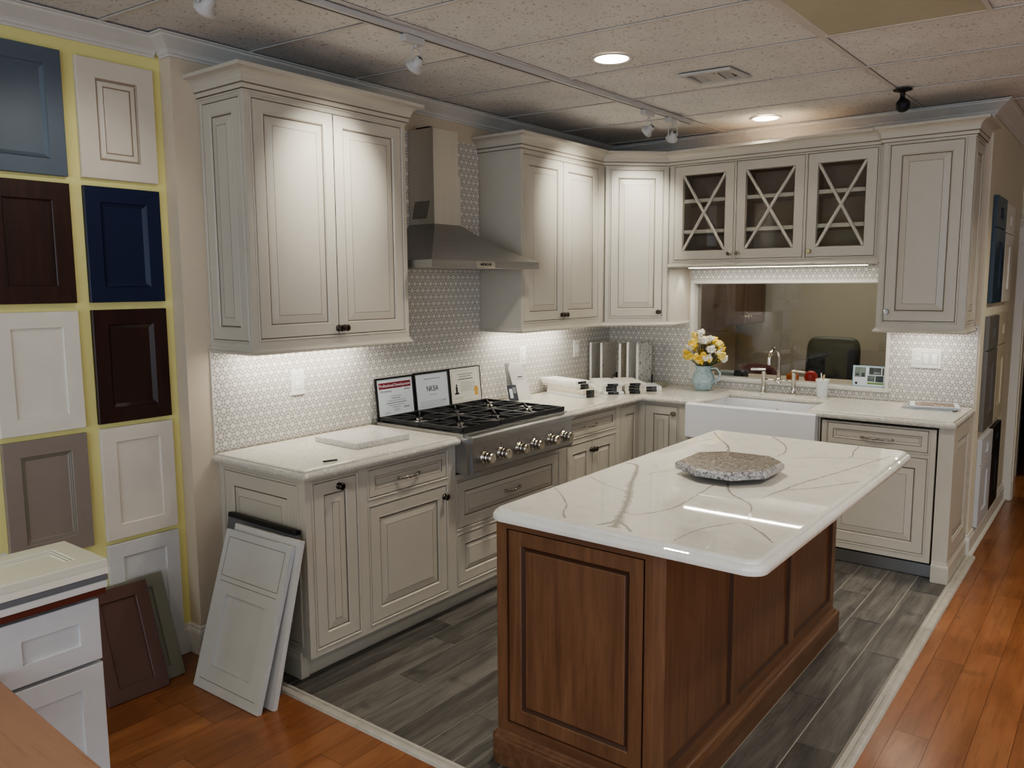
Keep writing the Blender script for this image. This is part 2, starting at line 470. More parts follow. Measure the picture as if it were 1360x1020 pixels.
# ceiling with dropped tiles
mb = MB(); mb.add([(-.3, -5.6, CEIL+.006), (7.1, -5.6, CEIL+.006), (7.1, 9, CEIL+.006), (-.3, 9, CEIL+.006)], [(3, 2, 1, 0)], 'ceil')
mb.add([(-.3, -5.6, CEIL+.05), (7.1, -5.6, CEIL+.05), (7.1, 9, CEIL+.05), (-.3, 9, CEIL+.05)], [(0, 1, 2, 3)], 'ceil')
struct('ceiling', mb)
mb = MB()
def shx(u, v): return (u+.02*(v+.08*u), v+.075*u)
def bar(u0, u1, v0, v1, z0, z1, mat):
    q = [shx(u0, v0), shx(u1, v0), shx(u1, v1), shx(u0, v1)]
    mb.stack(q, [(0, z0), (0, z1)], mat)
for k in range(-2, 5):
    u = 2.113-.02+1.22*k-1.22
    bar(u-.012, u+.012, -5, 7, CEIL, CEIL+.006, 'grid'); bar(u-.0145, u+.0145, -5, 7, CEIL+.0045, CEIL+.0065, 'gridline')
for k in range(-9, 13):
    v = .235+.61*k
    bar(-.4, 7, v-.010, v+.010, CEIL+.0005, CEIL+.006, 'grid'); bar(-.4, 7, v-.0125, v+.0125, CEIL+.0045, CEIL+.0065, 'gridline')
struct('ceiling_grid', mb)
# ceiling crown mouldings
cw = [(0, 2.605), (.008, 2.605), (.010, 2.612), (.018, 2.618), (.019, 2.624), (.026, 2.632), (.055, 2.652), (.074, 2.664), (.078, 2.672), (.088, 2.674), (.088, CEIL-.001), (0, CEIL-.001)]
mb = MB(); mb.sweep(cw, [(-.085, -5.6), (-.085, -.125)], 'crownw'); struct('trim_3', mb)
mb = MB(); mb.sweep(cw, [(-.07, -.10), (0, -.10), (0, L), (2.535, L), (2.535, 5.1)][0:5], 'crownw'); struct('trim_4', mb)
# baseboards
bb = [(0, 0), (.016, 0), (.016, .1), (.013, .112), (.009, .118), (.009, .128), (.004, .134), (0, .134)]
mb = MB(); mb.sweep(bb, [(-.085, -5.6), (-.085, -.10), (0, -.10), (0, .018)], 'white'); struct('baseboard_left', mb)
mb = MB(); mb.sweep(bb, [(2.525, L-.02), (2.535, L-.02), (2.535, 5.06)], 'white')
mb.sweep([(0, 0), (.030, 0), (.034, .012), (.028, .02), (.016, .024), (0, .024)], [(2.535, L-.03), (2.535, 5.06)], 'white'); struct('baseboard_right', mb)

# ------------------------------------------------------------------ mosaic backsplash (3.4.6.4 tiling in real pieces)
def clip(poly, x0, x1, y0, y1):
    for ax, val, keep in ((0, x0, 1), (0, x1, -1), (1, y0, 1), (1, y1, -1)):
        out = []
        for i in range(len(poly)):
            p, q = poly[i-1], poly[i]
            pi, qi = (p[ax]-val)*keep >= 0, (q[ax]-val)*keep >= 0
            if pi != qi:
                t = (val-p[ax])/(q[ax]-p[ax]); out.append((p[0]+t*(q[0]-p[0]), p[1]+t*(q[1]-p[1])))
            if qi: out.append(q)
        poly = out
        if len(poly) < 3: return []
    return poly
def mosaic(mb, T, rects, D=.0437):
    a = D/(1+math.sqrt(3)); mb.T = T; g = .0011
    def shrink(p):
        cx = sum(x for x, _ in p)/len(p); cy = sum(y for _, y in p)/len(p)
        out = []
        for x, y in p:
            d = math.hypot(x-cx, y-cy); k = (d-g*1.25)/d; out.append((cx+(x-cx)*k, cy+(y-cy)*k))
        return out
    for (x0, x1, y0, y1) in rects:
        mb.add([(x0, y0, .003), (x1, y0, .003), (x1, y1, .003), (x0, y1, .003)], [(0, 1, 2, 3)], 'grout')
        mb.box(x0, x1, y0, y1, 0, .0028, 'grout')
        dy = D*math.sqrt(3)/2
        for r in range(math.floor(y0/dy)-1, math.ceil(y1/dy)+2):
            for c in range(math.floor(x0/D)-2, math.ceil(x1/D)+2):
                cx = c*D+(D/2 if r % 2 else 0); cy = r*dy
                hexa = [(cx+a*math.cos(PI/6+k*PI/3), cy+a*math.sin(PI/6+k*PI/3)) for k in range(6)]
                P = [(hexa, 'tile1')]
                ap = a*math.sqrt(3)/2
                for k in range(3):
                    th = k*PI/3; n = (math.cos(th), math.sin(th)); t = (-n[1], n[0])
                    q = [(cx+n[0]*(ap+i)+t[0]*j, cy+n[1]*(ap+i)+t[1]*j) for i, j in ((0, -a/2), (a, -a/2), (a, a/2), (0, a/2))]
                    P.append((q, 'tile2' if (r*3+c+k) % 3 else 'tile3'))
                for k in (0, 1):
                    th = PI/6+k*PI/3; rr = D/math.sqrt(3); tx, ty = cx+rr*math.cos(th), cy+rr*math.sin(th); ra = a/math.sqrt(3)
                    P.append(([(tx+ra*math.cos(th+PI+m*2*PI/3), ty+ra*math.sin(th+PI+m*2*PI/3)) for m in range(3)], 'tile2' if (r+c+k) % 2 else 'tile3'))
                for p, mt in P:
                    p = clip(shrink(p), x0+.0006, x1-.0006, y0+.0006, y1-.0006)
                    if len(p) >= 3: mb.add([(x, y, .0042) for x, y in p], [tuple(range(len(p)))], mt)
    mb.T = Matrix()
mb = MB(); mosaic(mb, FX(.0, 0, 0), [(.018, .955, H, 1.40), (.955, 1.885, H, 2.50), (1.885, L-.005, H, 1.40)])
mb.box(0, .006, .012, .018, H, 1.372, 'white')
struct('wall_tile_left', mb)
mb = MB(); mosaic(mb, FY(0, L, 0), [(.005, .687, H, 1.40), (.687, 2.044, H, .966), (.687, 2.044, 1.678, 1.80), (2.044, 2.517, H, 1.40)])
mb.box(2.517, 2.523, L-.006, L, H, 1.40, 'white')
struct('wall_tile_back', mb)

# ------------------------------------------------------------------ pass-through window
mb = MB()
c = .021
for x0, x1, z0, z1 in ((WX0-c, WX0, WZ0-c, WZ1+c), (WX1, WX1+c, WZ0-c, WZ1+c), (WX0, WX1, WZ0-c, WZ0), (WX0, WX1, WZ1, WZ1+c)):
    mb.box(x0, x1, L-.014, L+.0, z0, z1, 'white', .002)
for x0, x1, z0, z1 in ((WX0, WX0+.004, WZ0, WZ1), (WX1-.004, WX1, WZ0, WZ1), (WX0, WX1, WZ0, WZ0+.004), (WX0, WX1, WZ1-.004, WZ1)):
    mb.box(x0, x1, L-.002, L+.12, z0, z1, 'white')
wf = struct('window_1', mb)
mb = MB(); mb.box(WX0+.003, WX1-.003, L+.062, L+.068, WZ0+.003, WZ1-.003, 'glass'); o = mb.build('pane', wf)

# ================================================================== UPPER CABINETS
DW, DZ0, DZ1 = .003, 1.433, 2.425
def carcass(mb, P, z0, z1, mat='cab'):
    mb.stack(P, [(0, z0), (0, z1)], mat)
def face_frame(mb, T, w, z0, z1, openings, t=.02, mat='cab'):
    """stiles and rails round rectangular openings (u0,u1,v0,v1); T's origin is at z=0"""
    mb.T = T
    us = sorted({0, w, *[o[0] for o in openings], *[o[1] for o in openings]})
    vs = sorted({z0, z1, *[o[2] for o in openings], *[o[3] for o in openings]})
    for a, b in zip(us, us[1:]):
        runs = []
        for c, d in zip(vs, vs[1:]):
            m = ((a+b)/2, (c+d)/2)
            if not any(o[0] < m[0] < o[1] and o[2] < m[1] < o[3] for o in openings):
                if runs and abs(runs[-1][1]-c) < 1e-6: runs[-1][1] = d
                else: runs.append([c, d])
        for c, d in runs: mb.box(a, b, c, d, -t, 0, mat)
    for o in openings:
        mb.T = T @ Matrix.Translation((o[0], o[2], 0)); bead(mb, o[1]-o[0], o[3]-o[2])
    mb.T = Matrix()
def cab_door(parent, T, o, style=raised, name='door', g=.003, **kw):
    mb = MB(); mb.T = T @ Matrix.Translation((o[0]+g, o[2]+g, 0))
    style(mb, o[1]-o[0]-2*g, o[3]-o[2]-2*g, **kw)
    return mb.build(name, parent)

cr, crm = prof_crown(2.445, 2.54, .070)
rail = prof_rail(1.367, 1.395)

# --- left upper
t = thing('wall_cabinet', 'greige two-door wall cabinet nearest the yellow wall, left of the hood', 'cabinet', (0, .48, 1.37))
mb = MB(); mb.box(.001, UF-.02, .036, .935, 1.39, 2.45, 'cab')
mb.add([(UF-.0198, .05, 1.42), (UF-.0198, .91, 1.42), (UF-.0198, .91, 2.43), (UF-.0198, .05, 2.43)], [(0, 1, 2, 3)], 'darkgap')
mb.build('carcass', t)
T = FX(UF, .02, 0); op = [(.036, .886, DZ0, DZ1)]
mb = MB(); face_frame(mb, T, .915, 1.39, 2.45, op); mb.build('face_frame', t)
for a, b, kx in ((.036, .4615, .475), (.4605, .886, .512)):
    d = cab_door(t, T, (a, b, DZ0, DZ1), s=.052)
    knob(d, (UF, kx, 1.463), (1, 0, 0))
mb = MB(); face_frame(mb, FY(.001, .02, 0), UF-.0215, 1.39, 2.45, [(.022, .290, 1.425, 2.428)], t=.016)
mb.T = FY(.001, .02, 0) @ Matrix.Translation((.025, 1.428, 0)); raised(mb, .262, .997, s=.052, t=.014)
mb.build('side_panel', t)
mb = MB(); mb.sweep(cr, [(.001, .02), (UF, .02), (UF, .935), (.001, .935)][::1], 'cab', mats=crm); mb.build('crown_molding', t)
mb = MB(); mb.sweep(rail, [(.001, .02), (UF, .02), (UF, .935), (.001, .935)], 'cab'); mb.build('light_rail', t)
# --- upper right of hood
U20, U21 = 1.888, 2.806
P1 = (UF+.018, 2.824); P2 = (.655, 3.136); GY = 3.131; RY = 3.10
path = [(.001, U20), (UF, U20), (UF, U21), P1, P2, (.675, GY), (2.02, GY), (2.036, RY), (2.50, RY), (2.50, L-.002)]
t = thing('wall_cabinet', 'greige two-door wall cabinet between the steel hood and the corner cabinet', 'cabinet', (0, 2.35, 1.37))
mb = MB(); mb.box(.001, UF-.02, U20, U21, 1.39, 2.45, 'cab')
mb.add([(UF-.0198, U20+.03, 1.42), (UF-.0198, U21-.03, 1.42), (UF-.0198, U21-.03, 2.43), (UF-.0198, U20+.03, 2.43)], [(0, 1, 2, 3)], 'darkgap')
mb.build('carcass', t)
T = FX(UF, U20, 0); op = [(.028, .868, DZ0, DZ1)]
mb = MB(); face_frame(mb, T, U21-U20, 1.39, 2.45, op); mb.build('face_frame', t)
for a, b, kx in ((.028, .4485, 2.318), (.4475, .868, 2.358)):
    d = cab_door(t, T, (a, b, DZ0, DZ1), s=.052); knob(d, (UF, kx, 1.463), (1, 0, 0))
mb = MB(); mb.sweep(cr, path, 'cab', seg_range=(0, 2), mats=crm); mb.build('crown_molding', t)
mb = MB(); mb.sweep(rail, path[:5], 'cab', seg_range=(0, 2)); mb.build('light_rail', t)
# --- diagonal corner cabinet
t = thing('corner_wall_cabinet', 'greige diagonal one-door wall cabinet in the corner', 'cabinet', (.3, 3.2, 1.37))
mb = MB(); mb.stack([(.001, U21+.001), (UF-.001, U21+.001), (P1[0]-.014, P1[1]+.014), (P2[0]-.014, P2[1]+.014), (.657, GY+.012), (.657, L-.001), (.001, L-.001)], [(0, 1.39), (0, 2.45)], 'cab')
mb.build('carcass', t)
dl = math.hypot(P2[0]-P1[0], P2[1]-P1[1])
T = frame((P1[0], P1[1], 0), (P2[0]-P1[0], P2[1]-P1[1], 0), (0, 0, 1))
op = [(.036, dl-.036, DZ0, DZ1)]
mb = MB(); face_frame(mb, T, dl, 1.39, 2.45, op); mb.build('face_frame', t)
d = cab_door(t, T, op[0], s=.05); knob(d, T @ Vector((dl-.062, 1.463, 0)), T.to_3x3() @ Vector((0, 0, 1)))
mb = MB(); mb.sweep(cr, path, 'cab', seg_range=(2, 5), mats=crm); mb.build('crown_molding', t)
mb = MB(); mb.sweep(rail, [(UF, U20), (UF, U21), P1, P2, (.668, P2[1]+.03), (.668, L-.006)], 'cab', seg_range=(1, 5)); mb.build('light_rail', t)
mb = MB(); mb.box(.657, .663, GY+.02, L-.001, 1.39, 1.80, 'cab'); mb.build('side_panel', t)
# --- glass-front cabinet over the window
GZ0 = 1.802
t = thing('glass_front_wall_cabinet', 'greige wall cabinet over the window with three crossed-muntin glass doors', 'cabinet', (1.35, 3.3, 1.78))
mb = MB(); gx0, gx1 = .668, 2.034
mb.box(gx0, gx1, L-.012, L-.007, GZ0-.02, 2.45, 'inside')
for z0, z1 in ((GZ0-.02, GZ0+.015), (2.40, 2.45)): mb.box(gx0, gx1, GY+.02, L-.012, z0, z1, 'inside')
mb.box(gx0, gx0+.018, GY+.02, L-.012, GZ0, 2.45, 'inside'); mb.box(gx1-.018, gx1, GY+.02, L-.012, GZ0, 2.45, 'inside')
for x in (1.135, 1.587): mb.box(x-.009, x+.009, GY+.02, L-.012, GZ0, 2.40, 'inside')
mb.box(gx0, gx1, GY+.02, L-.008, GZ0-.026, GZ0-.02, 'cab')
mb.build('carcass', t)
for z in (1.995, 2.20):
    for a, b in ((gx0+.018, 1.126), (1.144, 1.578), (1.596, gx1-.018)):
        mb = MB(); mb.box(a, b, GY+.03, L-.013, z, z+.024, 'shelf'); mb.build('shelf', t)
T = FY(0, GY, 0)
ops = [(.703, 1.128, 1.816, 2.443), (1.142, 1.580, 1.816, 2.443), (1.596, 2.000, 1.816, 2.443)]
mb = MB(); 
T2 = FY(gx0, GY, 0)
face_frame(mb, T2, gx1-gx0-.004, GZ0-.022, 2.455, [(a-gx0, b-gx0, c, d) for a, b, c, d in ops]); mb.build('face_frame', t)
for (a, b, z0, z1), kx in zip(ops, (1.105, 1.164, 1.622)):
    a += .003; b -= .003; z0 += .003; z1 -= .003; s = .062; w = b-a; h = z1-z0
    mb = MB(); mb.T = FY(a, GY, z0)
    R = [(0, -.02), (0, -.0015), (.0015, 0), (s-.004, 0), (s, -.004), (s, -.02)]
    mb.stack(rect(w, h), R, 'cab', bottom=False, top=False, mats=['cab', 'cab', 'cab', 'glaze', 'cab'])
    d = mb.build('glass_door', t)
    mb = MB(); mb.T = FY(a, GY, z0)
    for p, q in (((s, s), (w-s, h-s)), ((s, h-s), (w-s, s))):
        mb.tube([(p[0], p[1], -.008), (q[0], q[1], -.008)], .010, 'cab', 8, False)
    mb.ball((w/2, h/2, -.006), .010, 'cab')
    mb.build('muntin_cross', d)
    mb = MB(); mb.box(a+s-.004, b-s+.004, GY+.014, GY+.017, z0+s-.004, z1-s+.004, 'doorglass'); mb.build('pane', d)
    knob(d, (kx, GY, 1.852), (0, -1, 0), mat='chrome')
mb = MB(); mb.sweep(cr, path, 'cab', seg_range=(5, 7), mats=crm); mb.build('crown_molding', t)
mb = MB(); mb.sweep(prof_rail(1.768, 1.792), [(gx0-.005, GY), (gx1-.006, GY)], 'cab'); mb.build('light_rail', t)
# --- right upper
t = thing('wall_cabinet', 'greige one-door wall cabinet right of the window at the end wall', 'cabinet', (2.27, 3.3, 1.37))
mb = MB(); mb.box(2.037, 2.484, RY+.02, L-.007, 1.39, 2.45, 'cab')
mb.add([(2.06, RY+.0198, 1.42), (2.06, RY+.0198, 2.44), (2.46, RY+.0198, 2.44), (2.46, RY+.0198, 1.42)], [(3, 2, 1, 0)], 'darkgap'); mb.build('carcass', t)
T = FY(2.036, RY, 0); op = [(.036, .414, 1.433, 2.438)]
mb = MB(); face_frame(mb, T, .464, 1.39, 2.45, op); mb.build('face_frame', t)
d = cab_door(t, T, op[0], s=.055); knob(d, (2.094, RY, 1.487), (0, -1, 0), mat='chrome')
mb = MB(); face_frame(mb, FX(2.50, RY+.0205, 0), L-.007-RY-.0205, 1.39, 2.45, [(.022, .312, 1.433, 2.43)], t=.016)
mb.T = FX(2.50, RY+.0455, 1.436); raised(mb, .284, .991, s=.05, t=.014); mb.build('side_panel', t)
mb = MB(); mb.sweep(cr, path, 'cab', seg_range=(7, 9), mats=crm); mb.build('crown_molding', t)
mb = MB(); mb.sweep(rail, [(2.036, L-.012), (2.036, RY), (2.50, RY), (2.50, L-.006)], 'cab'); mb.build('light_rail', t)

# ================================================================== BASE CABINETS
def base_box(mb, x0, x1, y0, y1, z0=.1, z1=.873, mat='cab'): mb.box(x0, x1, y0, y1, z0, z1, mat)
DR = (.718, .845); DO = (.137, .676)
def base_left(name, label, y0, y1, ops, loc):
    t = thing(name, label, 'cabinet', loc)
    mb = MB(); base_box(mb, .001, BF-.02, y0+(.016 if y0 < .1 else 0), y1)
    mb.add([(BF-.0198, y0+.02, .12), (BF-.0198, y1-.02, .12), (BF-.0198, y1-.02, .86), (BF-.0198, y0+.02, .86)], [(0, 1, 2, 3)], 'darkgap')
    mb.build('carcass', t)
    mb = MB(); face_frame(mb, FX(BF, y0, 0), y1-y0, .1, .873, [(a-y0, b-y0, c, d) for a, b, c, d in ops]); mb.build('face_frame', t)
    mb = MB(); mb.box(.001, .545, y0, y1, 0, .0995, 'cab'); mb.build('toe_kick', t)
    return t, FX(BF, y0, 0)
O1 = (.072, .306, .133, .844); O2 = (.379, .889, *DR); O3 = (.379, .886, *DO)
t, T = base_left('base_cabinet', 'greige base cabinet with narrow door and drawer, at the left end below the counter', .03, .955, [O1, O2, O3], (.3, .49, 0))
def rel(o, y0): return (o[0]-y0, o[1]-y0, o[2], o[3])
d = cab_door(t, T, rel(O1, .03), s=.052); knob(d, (BF, .208, .812), (1, 0, 0))
d = cab_door(t, T, rel(O2, .03), style=recessed, name='drawer'); pull(d, (BF, .625, .778), (0, 1, 0), (1, 0, 0), .135)
d = cab_door(t, T, rel(O3, .03), s=.056); knob(d, (BF, .868, .622), (1, 0, 0))
mb = MB(); face_frame(mb, FY(.001, .03, 0), BF-.0215, .1, .873, [(.035, .555, .150, .840)], t=.016)
mb.T = FY(.039, .03, .153); raised(mb, .514, .684, s=.062, t=.014); mb.build('side_panel', t)
mb = MB(); mb.sweep([(0, 0), (.012, 0), (.012, .085), (.009, .095), (.005, .10), (.004, .11), (0, .115)], [(.001, .03), (.545, .03), (.545, .06)], 'cab'); mb.build('plinth', t)
O1 = (.968, 1.866, .43, .672); O2 = (.968, 1.866, .142, .395)
t, T = base_left('base_cabinet', 'greige two-drawer base cabinet directly under the rangetop', .956, 1.884, [], (.3, 1.41, 0))
bpy.data.objects.remove(t.children[0]); 
for ch in list(t.children): bpy.data.objects.remove(ch)
mb = MB(); base_box(mb, .001, BF-.02, .956, 1.884, .1, .70)
mb.add([(BF-.0198, .97, .12), (BF-.0198, 1.87, .12), (BF-.0198, 1.87, .69), (BF-.0198, .97, .69)], [(0, 1, 2, 3)], 'darkgap'); mb.build('carcass', t)
mb = MB(); face_frame(mb, T, .928, .1, .712, [rel(O1, .956), rel(O2, .956)]); mb.build('face_frame', t)
mb = MB(); mb.box(.001, .545, .956, 1.884, 0, .0995, 'cab'); mb.build('toe_kick', t)
for o, hz in ((O1, .552), (O2, .27)):
    d = cab_door(t, T, rel(o, .956), name='drawer', s=.05, bev=.02); pull(d, (BF, 1.42, hz), (0, 1, 0), (1, 0, 0), .135)
O1 = (1.962, 2.524, .735, .852); O2 = (1.962, 2.243, .137, .69); O3 = (2.243, 2.524, .137, .69); O4 = (2.60, 2.842, .137, .852)
t, T = base_left('base_cabinet', 'greige base cabinet right of the rangetop with drawer over two doors', 1.885, 2.85, [O1, (1.962, 2.524, .137, .69), O4], (.3, 2.37, 0))
d = cab_door(t, T, rel(O1, 1.885), style=recessed, name='drawer'); pull(d, (BF, 2.222, .789), (0, 1, 0), (1, 0, 0), .13)
d = cab_door(t, T, rel(O2, 1.885), s=.055, bev=.025); knob(d, (BF, 2.225, .632), (1, 0, 0))
d = cab_door(t, T, rel(O3, 1.885), s=.055, bev=.025); knob(d, (BF, 2.262, .632), (1, 0, 0))
cab_door(t, T, rel(O4, 1.885), s=.055, bev=.03)
# back run, left of the sink
t = thing('base_cabinet', 'greige one-door base cabinet between the corner and the white sink', 'cabinet', (.78, 3.1, 0))
mb = MB(); base_box(mb, .001, .945, BY+.02, L-.002); mb.add([(.64, BY+.0198, .12), (.64, BY+.0198, .86), (.9, BY+.0198, .86), (.9, BY+.0198, .12)], [(3, 2, 1, 0)], 'darkgap')
mb.build('carcass', t)
T = FY(BF+.001, BY, 0); op = (.04, .28, .137, .848)
mb = MB(); face_frame(mb, T, .945-BF-.001, .1, .873, [op]); mb.build('face_frame', t)
d = cab_door(t, T, op, s=.055, bev=.03); knob(d, (.866, BY, .80), (0, -1, 0), mat='nickel')
mb = MB(); mb.box(.55, .945, BY+.065, L-.002, 0, .0995, 'cab'); mb.build('toe_kick', t)
# sink base
t = thing('sink_base_cabinet', 'greige sink base cabinet below the white apron sink, mostly behind the island', 'cabinet', (1.38, 3.1, 0))
mb = MB(); base_box(mb, .946, 1.815, BY+.02, L-.002, .1, .64); mb.build('carcass', t)
T = FY(.946, BY, 0); ops = [(.05, .432, .137, .60), (.437, .819, .137, .60)]
mb = MB(); face_frame(mb, T, .869, .1, .642, [(.05, .819, .137, .60)]); mb.box(.946, .975, BY, L-.01, .642, .872, 'cab'); mb.box(1.806, 1.815, BY, L-.01, .642, .872, 'cab'); mb.build('face_frame', t)
for o in ops: cab_door(t, T, o, s=.055)
mb = MB(); mb.box(.946, 1.815, BY+.065, L-.002, 0, .0995, 'cab'); mb.build('toe_kick', t)
# dishwasher with cabinet panels
t = thing('panelled_dishwasher', 'greige panelled dishwasher with bow handle at the right end of the counter', 'dishwasher', (2.13, 3.1, 0))
mb = MB(); mb.box(1.822, 2.437, BY+.03, L-.01, .085, .868, 'black'); mb.build('tub', t)
mb = MB(); mb.box(1.826, 2.436, BY+.010, BY+.03, .102, .856, 'cab')
face_frame(mb, FY(1.826, BY-.005, 0), .610, .102, .856, [(.032, .572, .722, .846), (.032, .572, .145, .690)], t=.015)
dr = mb.build('door', t)
mb = MB(); mb.T = FY(1.826+.035, BY-.005, .725); recessed(mb, .534, .118, t=.013); dp = mb.build('drawer_front', dr)
mb = MB(); mb.T = FY(1.826+.035, BY-.005, .148); raised(mb, .534, .539, s=.055, t=.013); mb.build('door_panel', dr)
pull(dr, (2.134, BY-.005, .776), (1, 0, 0), (0, -1, 0), .165)
mb = MB(); mb.box(1.83, 2.436, BY+.05, BY+.07, .005, .085, 'steel'); mb.box(1.83, 2.436, BY+.02, BY+.05, .085, .1, 'black'); mb.build('toe_kick', t)
# end panel
t = thing('cabinet_end_panel', 'greige end panel with square corner post and stepped plinth beside the orange floor', 'end panel', (2.48, 3.1, 0))
mb = MB(); mb.box(2.446, 2.523, BY, BY+.075, .112, .873, 'cab', .002); mb.build('post', t)
mb = MB(); mb.box(2.446, 2.496, BY+.075, L-.004, .1, .873, 'cab')
for z0, z1, y0, y1 in ((.112, .20, BY+.07, L-.008), (.78, .873, BY+.07, L-.008), (.20, .78, BY+.07, BY+.13), (.20, .78, L-.07, L-.008)): mb.box(2.496, 2.520, y0, y1, z0, z1, 'cab')
mb.T = FX(2.514, BY+.13, .20); raised(mb, L-.07-BY-.13, .58, s=.012, t=.010); mb.T = Matrix()
mb.build('panel', t)
mb = MB(); mb.sweep([(0, 0), (.011, 0), (.011, .09), (.008, .1), (.004, .104), (.003, .115), (0, .118)], [(2.446, BY), (2.523, BY), (2.523, L-.004)], 'cab')
mb.box(2.446, 2.523, BY, BY+.075, 0, .112, 'cab'); mb.box(2.446, 2.523, BY+.075, L-.004, 0, .1, 'cab')
mb.build('plinth', t)

# ================================================================== COUNTERTOPS
edge = [(.010, H-.042), (.004, H-.040), (0, H-.033), (-.002, H-.026), (0, H-.018), (.005, H-.012), (.009, H-.010), (.012, H-.0095), (.013, H-.004), (.018, H-.001), (.022, H)]
def slab(mb, poly, mat): 
    mb.stack(poly, edge, mat)
mb = MB(); slab(mb, [(.002, .0), (.648, .0), (.648, .953), (.002, .953)], 'counter')
o = mb.build('countertop'); tag(o, 'cream quartz countertop left of the rangetop with granite sample on it', 'countertop')
CY = L-.648
mb = MB(); slab(mb, [(.002, 1.886), (.648, 1.886), (.648, CY-.02), (.668, CY), (.972, CY), (1.06, 2.99), (1.06, 3.33), (1.715, 3.33), (1.715, 2.99), (1.80, CY+.03), (1.75, CY), (2.523+.012, CY), (2.535, L-.005), (.002, L-.005)], 'counter')
# keep the outline simple round the sink
mb = MB(); slab(mb, [(.002, 1.886), (.648, 1.886), (.648, CY-.012), (.660, CY), (.985, CY), (1.055, CY+.17), (1.055, 3.335), (1.722, 3.335), (1.722, CY+.12), (1.752, CY), (2.533, CY), (2.533, L-.005), (.002, L-.005)], 'counter')
o = mb.build('countertop'); tag(o, 'long cream quartz countertop running round the corner and behind the sink', 'countertop')

# apron sink
t = thing('apron_sink', 'white fireclay apron-front sink under the pass-through window', 'sink', (1.39, 3.05, .65))
SX0, SX1, SY0, SY1 = .978, 1.804, 2.785, 3.36
mb = MB(); w = .028; zt = .893; zb = .662
poly = [(SX0, SY0), (SX1, SY0), (SX1, SY1), (SX0, SY1)]
mb.box(SX0, SX1, SY0, SY0+.045, zb, zt, 'porcelain', .010)
zt2 = .871
mb.box(SX0+.001, SX0+.05, SY0+.03, BY, zb, zt, 'porcelain', .004); mb.box(SX1-.05, SX1-.001, SY0+.03, BY, zb, zt, 'porcelain', .004)
mb.box(SX0+.001, SX0+.05, BY, SY1, zb, zt2, 'porcelain'); mb.box(SX1-.05, SX1-.001, BY, SY1, zb, zt2, 'porcelain')
mb.box(SX0+.04, SX1-.04, SY1-.03, SY1, zb, zt2, 'porcelain'); mb.box(SX0+.02, SX1-.02, SY0+.02, SY1-.01, zb, zb+.03, 'porcelain')
mb.build('basin', t)
mb = MB(); mb.lathe([(.018, 0), (.018, .002), (.013, .003)], 'nickel', 16, frame((1.39, SY1-.03, .80), (1, 0, 0), (0, 0, 1))); mb.build('overflow', t)
# bridge faucet
t = thing('bridge_faucet', 'polished nickel bridge faucet with tall gooseneck and two lever handles behind the sink', 'faucet', (1.37, 3.40, H))
FYY = 3.395
mb = MB()
for x in (1.265, 1.470):
    mb.lathe([(.024, 0), (.024, .006), (.017, .012), (.0135, .03), (.0135, .125), (.017, .128), (.017, .142), (.012, .146)], 'chrome', 16, Matrix.Translation((x, FYY, H)))
mb.tube([(1.265, FYY, 1.0), (1.470, FYY, 1.0)], .0095, 'chrome', 10); mb.build('bridge', t)
mb = MB(); pts = [(1.3675, FYY, .985), (1.3675, FYY, 1.16)]
for i in range(1, 11):
    a = PI*i/10; pts.append((1.3675-.02*i/10, FYY-.065+.065*math.cos(a), 1.16+.062*math.sin(a)))
pts.append((1.347, FYY-.131, 1.125))
mb.tube(pts, [.0125]*len(pts), 'chrome', 12); mb.lathe([(.016, 0), (.016, .02)], 'chrome', 12, Matrix.Translation((1.347, FYY-.131, 1.12)))
mb.lathe([(.018, 0), (.018, .03), (.014, .034)], 'chrome', 12, Matrix.Translation((1.3675, FYY, .985))); mb.build('spout', t)
for x, sg in ((1.265, -1), (1.470, 1)):
    mb = MB(); mb.tube([(x-sg*.012, FYY, 1.073), (x+sg*.03, FYY-.01, 1.073), (x+sg*.082, FYY-.02, 1.072)], [.010, .0085, .0085], 'chrome', 10); mb.build('handle', t)

# ================================================================== ISLAND
IX0, IX1, IY0, IY1 = 1.578, 2.20, .075, 1.865
t = thing('kitchen_island', 'reddish-brown stained oak island base with panelled end and side', 'island', (1.9, .97, 0))
mb = MB(); mb.box(IX0+.02, IX1-.02, IY0+.02, IY1-.02, 0, .872, 'oak')
# framed end facing the camera
def post(x0, x1, y0, y1): mb.box(x0, x1, y0, y1, .1, .872, 'oak', .003)
mb.build('carcass', t)
c = .028
mb = MB(); mb.stack([(IX1-.055, IY0), (IX1-c, IY0), (IX1, IY0+c), (IX1, IY0+.055), (IX1-.055, IY0+.055)], [(0, .11), (0, .872)], 'oak'); mb.build('corner_post', t)
for q in ((IX0, IX0+.042, IY0, IY0+.05), (IX0, IX0+.05, IY1-.05, IY1), (IX1-.05, IX1, IY1-.055, IY1)):
    mb = MB(); mb.box(*q, .11, .872, 'oak', .003); mb.build('corner_post', t)
mb = MB(); mb.box(IX0+.042, IX1-.055, IY0, IY0+.03, .845, .872, 'oakh'); mb.box(IX0+.042, IX1-.055, IY0, IY0+.03, .11, .155, 'oakh')
mb.T = FY(IX0+.043, IY0+.004, .153)
w_, h_ = IX1-.056-IX0-.044, .693; s = .052
def oakpanel(mb, w, h, s, rail_m='oakh', st='oak'):
    """frame and raised panel: stiles run full height"""
    gapd = .006
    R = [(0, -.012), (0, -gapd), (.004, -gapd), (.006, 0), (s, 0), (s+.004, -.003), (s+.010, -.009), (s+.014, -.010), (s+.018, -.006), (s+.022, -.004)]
    mb.stack(rect(w, h), R, st, mats=[st, 'oakdark', 'oakdark', st, 'oak', 'oakdark', 'oakdark', 'oakdark', 'oak', 'oak'])
